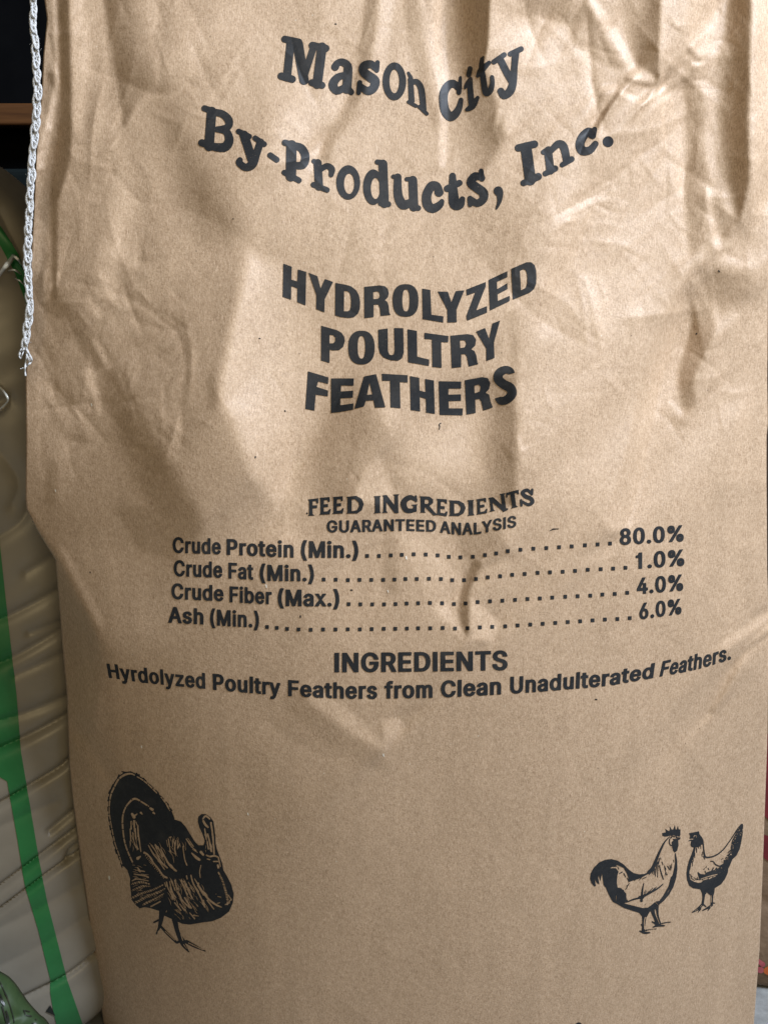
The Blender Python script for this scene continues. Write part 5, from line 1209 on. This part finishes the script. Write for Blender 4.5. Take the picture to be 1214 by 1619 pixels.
pr.strokes([
    [(392, 420, 10), (398, 500, 10), (408, 570, 12), (425, 618, 14), (470, 624, 12), (540, 610, 11), (620, 570, 10), (700, 500, 9), (760, 420, 8), (830, 320, 8), (900, 210, 9), (965, 130, 10)],
    [(505, 682, 8), (545, 690, 9), (580, 735, 10), (650, 760, 10), (700, 755, 6)], [(400, 805, 7), (412, 795, 6)], [(442, 765, 7), (430, 777, 6)], [(465, 790, 8), (477, 812, 6)], [(545, 783, 9), (520, 825, 8)], [(592, 788, 11), (570, 818, 9)], [(420, 830, 8), (425, 860, 6)],
    [(290, 490, 9), (292, 552, 5)], [(260, 560, 10), (266, 632, 4)], [(240, 630, 8), (240, 692, 4)], [(320, 470, 4), (326, 492, 4)], [(350, 440, 4), (356, 492, 4)], [(370, 570, 4), (376, 612, 5)], [(395, 610, 7), (415, 652, 6)], [(228, 690, 7), (232, 760, 3)], [(380, 540, 5), (386, 580, 4)],
    [(190, 880, 5), (232, 922, 4)], [(250, 930, 5), (302, 950, 4)], [(270, 960, 5), (350, 962, 5)], [(210, 935, 5), (260, 970, 5)], [(300, 920, 4), (315, 950, 4)], [(205, 905, 4), (215, 940, 4)],
    [(660, 660, 4), (690, 640, 5)], [(690, 690, 4), (720, 650, 5)], [(720, 700, 5), (740, 640, 6)], [(670, 690, 3), (690, 700, 3)], [(760, 560, 5), (790, 520, 6)],
    [(400, 1150, 27), (395, 1240, 18), (382, 1330, 19)], [(525, 1180, 21), (520, 1260, 19), (520, 1340, 19)], [(372, 1340, 19), (320, 1395, 21), (225, 1455, 7)], [(350, 1400, 13), (315, 1452, 5)], [(400, 1340, 13), (432, 1366, 8)], [(520, 1345, 17), (450, 1390, 15), (380, 1425, 7)],
    [(490, 1385, 11), (460, 1430, 5)], [(530, 1310, 11), (562, 1315, 9)]])
HOLES = [[(250, 322, 4), (260, 296, 5), (285, 298, 5), (290, 325, 4)], [(190, 352, 6), (238, 348, 7)], [(358, 950, 6), (470, 912, 7), (600, 880, 8)], [(395, 962, 8), (455, 942, 10)], [(480, 945, 8), (522, 922, 10)], [(540, 920, 5), (575, 905, 7)],
         [(515, 1200, 5), (512, 1300, 6)], [(350, 1370, 3), (372, 1345, 4)], [(265, 1432, 3), (310, 1400, 3)], [(640, 860, 5)], [(660, 780, 5), (672, 785, 6)], [(575, 820, 6)], [(690, 862, 4)], [(710, 820, 4)], [(490, 1370, 3), (512, 1350, 3)]]
for _ in range(70):
    t = random.random()
    x, y = 965 - 240 * t + random.uniform(-45, 35), 200 + 480 * t + random.uniform(-30, 30)
    HOLES.append([(x, y, random.uniform(2.5, 5.5)), (x + random.uniform(-8, 4), y + random.uniform(0, 10), random.uniform(2, 5))])
for p in [(810, 580, 12), (750, 612, 11), (720, 655, 9), (690, 690, 8), (770, 560, 7)]:
    HOLES.append([p])
pr.strokes(HOLES, sub=True)
print_on_sack('hen_print', pr)


# ------------------------------------------------------------------ the sewing thread that hangs off the sack's seam
def tube(path, radius, sides=6):
    path = np.asarray(path, float)
    n = len(path)
    T = np.gradient(path, axis=0)
    T /= np.linalg.norm(T, axis=1)[:, None] + 1e-12
    ref = np.array([0.31, 0.93, 0.2])
    A = np.cross(T, ref)
    A /= np.linalg.norm(A, axis=1)[:, None] + 1e-12
    B = np.cross(T, A)
    r = np.full(n, radius) if np.isscalar(radius) else np.asarray(radius)
    a = np.linspace(0, 2 * math.pi, sides, endpoint=False)
    V = path[:, None] + r[:, None, None] * (np.cos(a)[None, :, None] * A[:, None] + np.sin(a)[None, :, None] * B[:, None])
    f = grid_faces(n, sides, wrap=True).tolist()
    f.append(list(range(sides))[::-1])
    f.append(list(range((n - 1) * sides, n * sides)))
    return V.reshape(-1, 3), f


def join_parts(parts):
    V, F, k = [], [], 0
    for v, f in parts:
        V.append(v)
        F += [[i + k for i in q] for q in f]
        k += len(v)
    return np.concatenate(V), F


CORD = [(60, -200), (55, -90), (53, 0), (53, 20), (52, 40), (55, 60), (58, 85), (58.5, 110), (59, 130), (60, 150), (59, 170), (57, 195), (55, 215), (52, 240), (50, 260), (50, 280), (48, 300), (47, 325), (46, 350), (45.5, 380),
        (44, 400), (44, 430), (46, 455), (46.5, 475), (46.5, 495), (44, 515), (42, 530), (41, 548)]
cs = np.array(CORD, float)
seg = np.concatenate([[0], np.cumsum(np.hypot(*np.diff(cs, axis=0).T))])
ss = np.arange(0, seg[-1], 1.2)
cxp, cyp = np.interp(ss, seg, cs[:, 0]), np.interp(ss, seg, cs[:, 1])
CY = 0.012
parts = []
# a chain stitch: long loops, each drawn through the one before
pos, k = 4.0, 0
while pos < seg[-1] - 6:
    Lp = random.uniform(21, 27)
    W = random.uniform(3.8, 5.6)
    t = np.linspace(0, 2 * math.pi, 26)
    s_ = np.clip(pos + Lp / 2 * (1 - np.cos(t)) * 1.0, 0, seg[-1])
    side = W * np.sin(t) * (.75 + .25 * np.cos(t / 2) ** 2)
    tilt = (1 if k % 2 else -1) * random.uniform(.3, 1.5) + random.uniform(-.7, .7)
    x = np.interp(s_, seg, cs[:, 0]) + side + tilt
    y = np.interp(s_, seg, cs[:, 1]) + random.uniform(-1, 1)
    dep = 2.4 * np.cos(t) * (1 if k % 2 else -.4) + 1.2 * np.sin(t)
    parts.append(tube(at_depth(x, y, CY + dep * PXM), (2.0 + .35 * np.sin(t * 3 + k)) * PXM, 8))
    for j in range(2):                                   # twisted plies
        q = t * 7 + j * math.pi
        parts.append(tube(at_depth(x + 1.2 * np.cos(q), y, CY + (dep - 1.3 + .5 * np.sin(q)) * PXM), 1.0 * PXM, 5))
    pos += random.uniform(11.5, 15.0)
    k += 1
c2 = at_depth(cxp + 1.2 * np.sin(ss * .16), cyp, CY + 1.5 * PXM)
parts.append(tube(c2, 1.7 * PXM, 6))
# frayed end and loose hairs
for pts, r in [([(41, 545), (38, 552), (33, 556), (31, 563)], 1.5), ([(38, 548), (34, 552), (30, 560), (33, 567)], 1.1), ([(41, 548), (44, 556), (49, 563), (51, 570), (47, 575), (42, 580)], 1.2), ([(42, 550), (43, 562), (41, 575), (40, 585), (41, 594)], 1.5),
               ([(43, 550), (47, 560), (50, 572), (44, 578), (36, 582)], .9), ([(40, 552), (36, 560), (34, 566)], 1.0), ([(42, 552), (45, 565), (46, 574)], 1.1), ([(44, 556), (48, 568), (44, 577), (39, 582), (33, 583)], .7)]:
    q = np.array(spline([(a, b, 0) for a, b in pts], 6))
    parts.append(tube(at_depth(q[:, 0], q[:, 1], CY + .001 * np.sin(np.arange(len(q)) * .7)), r * PXM, 6))
for _ in range(110):
    i = random.randrange(80, len(ss) - 5)
    a = random.uniform(0, 6.28)
    L = random.uniform(4, 11)
    q = np.array(spline([(cxp[i] + 3 * math.cos(a), cyp[i], 0), (cxp[i] + (4 + L * .4) * math.cos(a), cyp[i] + L * .5 * math.sin(a), 0), (cxp[i] + (3 + L * .6) * math.cos(a + .3), cyp[i] + L * math.sin(a), 0)], 5))
    parts.append(tube(at_depth(q[:, 0], q[:, 1], CY), .16 * PXM, 3))
V, F = join_parts(parts)
link_mesh('stitching_cord', V, F, M_CORD, sack)


# ------------------------------------------------------------------ the grey film bag on the left
def bag_mesh(cx, cy, ax, ay, H, n, shoulder, relief, nr=240, nt=420, turn=0.0):
    t = np.linspace(-1, 1, nr)
    th = np.linspace(0, 2 * math.pi, nt, endpoint=False)
    z = H * (t + 1) / 2
    top = np.clip((1 - np.abs(np.clip((z - H * (1 - shoulder)) / (H * shoulder), 0, 1)) ** 2.3), 0, 1) ** (1 / 2.3)
    bot = np.clip(1 - np.abs(np.clip((H * .06 - z) / (H * .06), 0, 1)) ** 2, 0, 1) ** .5 * .12 + .88
    r = np.maximum(top * bot, .002)
    c, s = np.cos(th), np.sin(th)
    ux = np.sign(c) * np.abs(c) ** (2 / n)
    uy = np.sign(s) * np.abs(s) ** (2 / n)
    X = ax * ux[None] * r[:, None]
    Y = ay * uy[None] * r[:, None]
    Z = np.repeat(z[:, None], nt, 1)
    V = np.stack([cx + X * math.cos(turn) - Y * math.sin(turn), cy + X * math.sin(turn) + Y * math.cos(turn), Z], -1)
    N = np.stack([X / ax ** 2, Y / ay ** 2, 0 * Z], -1)
    N /= np.linalg.norm(N, axis=-1)[..., None] + 1e-9
    px, py = to_px(V)
    V = V + N * (relief(px, py) * PXM)[..., None]
    faces = grid_faces(nr, nt, wrap=True).tolist()
    faces.append(list(range(nt))[::-1])
    faces.append(list(range((nr - 1) * nt, nr * nt)))
    return V.reshape(-1, 3), faces


CREASES = [
    ([(96, 878), (84, 881), (42, 906)], 4, 9), ([(105, 925), (91, 936), (14, 976), (-30, 990)], 7, 9), ([(110, 975), (94, 985), (47, 1002)], 5, 8), ([(112, 992), (95, 1000), (21, 1042), (-30, 1060)], 8, 9), ([(115, 1025), (100, 1035), (26, 1068)], 5, 9),
    ([(120, 1095), (105, 1105), (35, 1131), (-30, 1150)], 7, 9), ([(122, 1126), (107, 1134), (47, 1166), (-30, 1200)], 11, 7), ([(125, 1196), (109, 1206), (91, 1220), (0, 1274), (-40, 1296)], 12, 5), ([(130, 1276), (116, 1286), (79, 1316)], 8, 6),
    ([(136, 1304), (121, 1314), (62, 1358), (0, 1405), (-40, 1435)], 12, 5), ([(140, 1340), (126, 1350), (69, 1390), (0, 1442), (-40, 1470)], 13, 4), ([(124, 1336), (112, 1345), (106, 1360)], 6, 4), ([(165, 1500), (149, 1513), (106, 1545), (42, 1577), (0, 1598)], 10, 4),
    ([(-20, 1320), (40, 1290), (90, 1270)], 5, 14), ([(-20, 1480), (60, 1440), (130, 1400)], 6, 16), ([(-20, 1540), (60, 1500), (140, 1450)], 5, 14), ([(0, 330), (20, 372), (44, 420)], 8, 10), ([(-20, 350), (0, 365), (30, 400)], -6, 6), ([(-20, 640), (15, 632)], 6, 8),
    ([(-20, 445), (8, 425), (22, 408)], -9, 3), ([(22, 408), (34, 424), (46, 440)], -7, 3), ([(-20, 600), (0, 616), (14, 632), (0, 650), (-20, 662)], -6, 3), ([(-10, 700), (30, 760), (20, 800)], 5, 14), ([(-20, 860), (30, 830), (50, 800)], 6, 14)]


def film_relief(px, py):
    out = np.zeros(px.shape)
    m = (px > -160) & (px < 260) & (py > 200) & (py < 1800)
    X, Y = px[m], py[m]
    h = np.zeros(X.shape)
    for pts, depth, w in CREASES:
        q = spline([(a, b, 0) for a, b in pts], 5)
        d = np.maximum(stroke_dist(X, Y, q), 0)
        h -= 1.45 * depth * np.exp(-(d / w) ** 1.3)
    h += 1.2 * np.sin(X * .035 + Y * .055) * np.sin(Y * .019 + 1.2) + .6 * np.sin(X * .06 + Y * .11 + 2)
    out[m] = h
    return out


FV, FF = bag_mesh(-0.475, 0.200, 0.258, 0.112, 0.735, 4.5, 0.30, film_relief, 420, 700)
film = empty('film_bag', (-0.475, 0.15, 0), 'grey shiny plastic bag with green stripes, wrinkled, beside the paper sack', 'bag')
link_mesh('film', FV, FF, M_FILM, film)
BVH_FILM = BVHTree.FromPolygons([tuple(v) for v in FV], FF)


def print_on_mesh(name, pr, bvh, mat, parent, lift=0.0005):
    vx, vy, faces = pr.outline()
    d = ray_dirs(vx, vy)
    P, ok = [], []
    for q in d:
        v = Vector(q).normalized()
        h = bvh.ray_cast(CAM, v)
        if h[0] is None:
            P.append((0, 0, 0))
            ok.append(False)
        else:
            n = h[1] if h[1].dot(v) < 0 else -h[1]
            P.append(tuple(h[0] + n * lift))
            ok.append(True)
    faces = [f[::-1] for f in faces if all(ok[i] for i in f)]
    keep = sorted({i for f in faces for i in f})
    mp = {i: k for k, i in enumerate(keep)}
    return link_mesh(name, [P[i] for i in keep], [[mp[i] for i in f] for f in faces], mat, parent)


pr = Print(-60, 300, 90, 520, 1.5)
pr.poly([(-60, 310), (-25, 330), (2, 360), (10, 372), (29, 402), (44, 440), (60, 500), (52, 510), (38, 470), (24, 432), (8, 402), (-2, 384), (-30, 352), (-60, 335)])
print_on_mesh('stripe', pr, BVH_FILM, M_STRIPE, film)
pr = Print(-60, 800, 180, 1760, 1.5)
pr.poly([(-3, 800), (1, 865), (9, 940), (20, 1040), (27, 1100), (34, 1190), (40, 1225), (60, 1345), (74, 1420), (107, 1550), (131, 1619), (160, 1700), (172, 1760), (110, 1700), (85, 1600), (80, 1570), (80, 1548), (61, 1470), (40, 1400), (28, 1325), (12, 1235), (0, 1228), (-60, 1230), (-60, 800)])
print_on_mesh('stripe', pr, BVH_FILM, M_STRIPE, film)
pr = Print(60, 1575, 100, 1615, 1.0)
pr.poly([(80, 1588), (88, 1605), (73, 1598)])
print_on_mesh('logo_print', pr, BVH_FILM, M_BLACK, film, 0.001)


# loose clear film pinched up on the bag
parts = []
for pts in ([(-6, 443, 2), (6, 425, 2.2), (14, 416, 3.2), (22, 404, 2.2)], [(20, 404, 1.5), (28, 409, 1.6), (36, 421, 1.0)], [(14, 428, 1), (24, 427, 1.2), (34, 434, 1)], [(-6, 608, 1.0), (5, 617, 1.4), (13, 630, 1.3), (10, 638, 1.1), (-6, 652, 1.2)], [(24, 440, .8), (32, 444, .9), (40, 452, .8)]):
    q = np.array(spline(pts, 6))
    P = []
    for d in ray_dirs(q[:, 0], q[:, 1]):
        h = BVH_FILM.ray_cast(CAM, Vector(d).normalized())
        P.append(h[0] - Vector(d).normalized() * (.0012 + .045 * math.sin(math.pi * min(1, len(P) / max(1, len(q) - 1)))) if h[0] else None)
    keep = [k for k in range(len(P)) if P[k] is not None]
    if len(keep) > 3:
        V, F = tube(np.array([P[k] for k in keep]), q[keep, 2] * PXM * 1.5, 6)
        link_mesh('loose_film', V, F, M_CLEAR, film)


# ------------------------------------------------------------------ the green bag in front of it
def green_bag():
    sil = [(-260, 1470), (-150, 1478), (-60, 1505), (0, 1535), (22, 1551), (45, 1583), (62, 1602), (79, 1620), (104, 1680), (122, 1760), (132, 1850), (132, 1950), (60, 1962), (-60, 1962), (-200, 1962)]
    C = np.array((-190.0, 1800.0))
    q = np.array(spline([(a, b, 0) for a, b in sil], 10))[:, :2]
    nr = 70
    V = []
    for side in (-1, 1):
        for k in range(nr):
            s = k / (nr - 1)
            p = q * (1 - s) + C * s
            dist = np.hypot(*(p - q).T)
            bulge = .040 * np.sqrt(np.clip(1 - (1 - np.clip(dist / 240, 0, 1)) ** 2, 0, 1))
            streak = .0012 * np.sin(np.arange(len(q)) * .55 + 2.2 * np.sin(s * 5)) * smoothstep(s * 6) + .0016 * np.sin(dist * .16 + .9 * np.sin(np.arange(len(q)) * .12)) * smoothstep(s * 8) * np.exp(-dist / 120)
            V.append(at_depth(p[:, 0], p[:, 1], -.085 + side * bulge - streak))
    V = np.array(V)
    V[..., 2] = np.maximum(V[..., 2], 0.0)
    n = len(q)
    f1 = grid_faces(nr, n)
    f2 = grid_faces(nr, n)[:, ::-1] + nr * n
    seam = [[i, i + 1, nr * n + i + 1, nr * n + i][::-1] for i in range(n - 1)]
    return V.reshape(-1, 3), f1.tolist() + f2.tolist() + seam


GV, GF = green_bag()
gb = empty('green_bag', (-0.33, -0.085, 0), 'crumpled green plastic bag with black lettering, in front of the striped grey bag', 'bag')
link_mesh('film', GV, GF, M_GREENBAG, gb)
BVH_G = BVHTree.FromPolygons([tuple(v) for v in GV], GF)
pr = Print(-2, 1545, 70, 1622, 0.7)
pr.use(0, 1510, 10.117)
pr.strokes([[(390, 890, 8), (470, 912, 9)], [(410, 965, 8), (500, 985, 10)], [(375, 880, 7), (405, 945, 8)], [(520, 1090, 10), (570, 1100, 14)], [(565, 1030, 8), (580, 1045, 8)],
            [(0, 620, 14), (35, 690, 12), (70, 800, 12), (40, 790, 10), (10, 700, 10)], [(35, 830, 12), (60, 930, 14), (100, 1040, 16), (130, 1090, 20), (125, 1000, 14), (95, 900, 12)], [(0, 430, 5), (60, 560, 7), (130, 700, 7), (190, 900, 7), (230, 1090, 9)], [(90, 1095, 14), (150, 1110, 14)]])
print_on_mesh('lettering', pr, BVH_G, M_BLACK, gb, 0.0006)


# ------------------------------------------------------------------ the printed bag behind the sack on the right
def plain_relief(px, py):
    return 2.5 * np.sin(py * .021 + px * .01) + 2.0 * np.exp(-((py - 1425 - (px - 1200) * .4) / 9) ** 2) * -2.5


BV, BF = bag_mesh(0.455, 0.255, 0.20, 0.088, 0.80, 3.4, 0.22, plain_relief, 200, 360)
tb = empty('woven_bag', (0.455, 0.255, 0), 'tan feed bag with dark red and orange print, at right behind the paper sack', 'bag')
link_mesh('woven_cover', BV, BF, M_WOVEN, tb)
BVH_B = BVHTree.FromPolygons([tuple(v) for v in BV], BF)
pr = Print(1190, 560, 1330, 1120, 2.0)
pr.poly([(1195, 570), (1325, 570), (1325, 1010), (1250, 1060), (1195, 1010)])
print_on_mesh('shade_panel', pr, BVH_B, M_SHADE, tb, 0.0006)  # dark brown painted on where the upper bag lies in shade
pr = Print(1190, 1150, 1330, 1380, 1.0)
pr.poly([(1195, 1160), (1325, 1160), (1325, 1330), (1260, 1320), (1214, 1296), (1207, 1288), (1195, 1285)])
pr.poly([(1198, 1316), (1216, 1322), (1260, 1350), (1214, 1361), (1207, 1356), (1198, 1330)])
print_on_mesh('red_panel', pr, BVH_B, M_RED, tb, 0.0007)
pr = Print(1185, 1500, 1300, 1560, 0.7)
pr.strokes([[(1196, 1517, 3), (1205, 1524, 4)], [(1196, 1532, 4), (1202, 1533, 5)]])
print_on_mesh('flower_print', pr, BVH_B, M_PINK, tb, 0.0007)
pr = Print(1185, 1500, 1300, 1570, 0.7)
pr.ellipse(1226, 1534, 20, 9)
print_on_mesh('flower_print', pr, BVH_B, M_ORANGE, tb, 0.0007)

# ------------------------------------------------------------------ dark things behind
rail = slab('wooden_rail', -1.0, -0.30, 0.655, 0.715, 0.742, 0.765, M_WOOD, bevel=0.004)
rail['label'] = 'brown wooden rail across the dark wall behind the bags'
rail['category'] = 'rail'
binn = slab('storage_bin', -1.0, -0.30, 0.42, 0.64, 0.0, 0.69, M_BIN, bevel=0.006)
binn['label'] = 'dark navy bin standing behind the grey striped bag'
binn['category'] = 'bin'
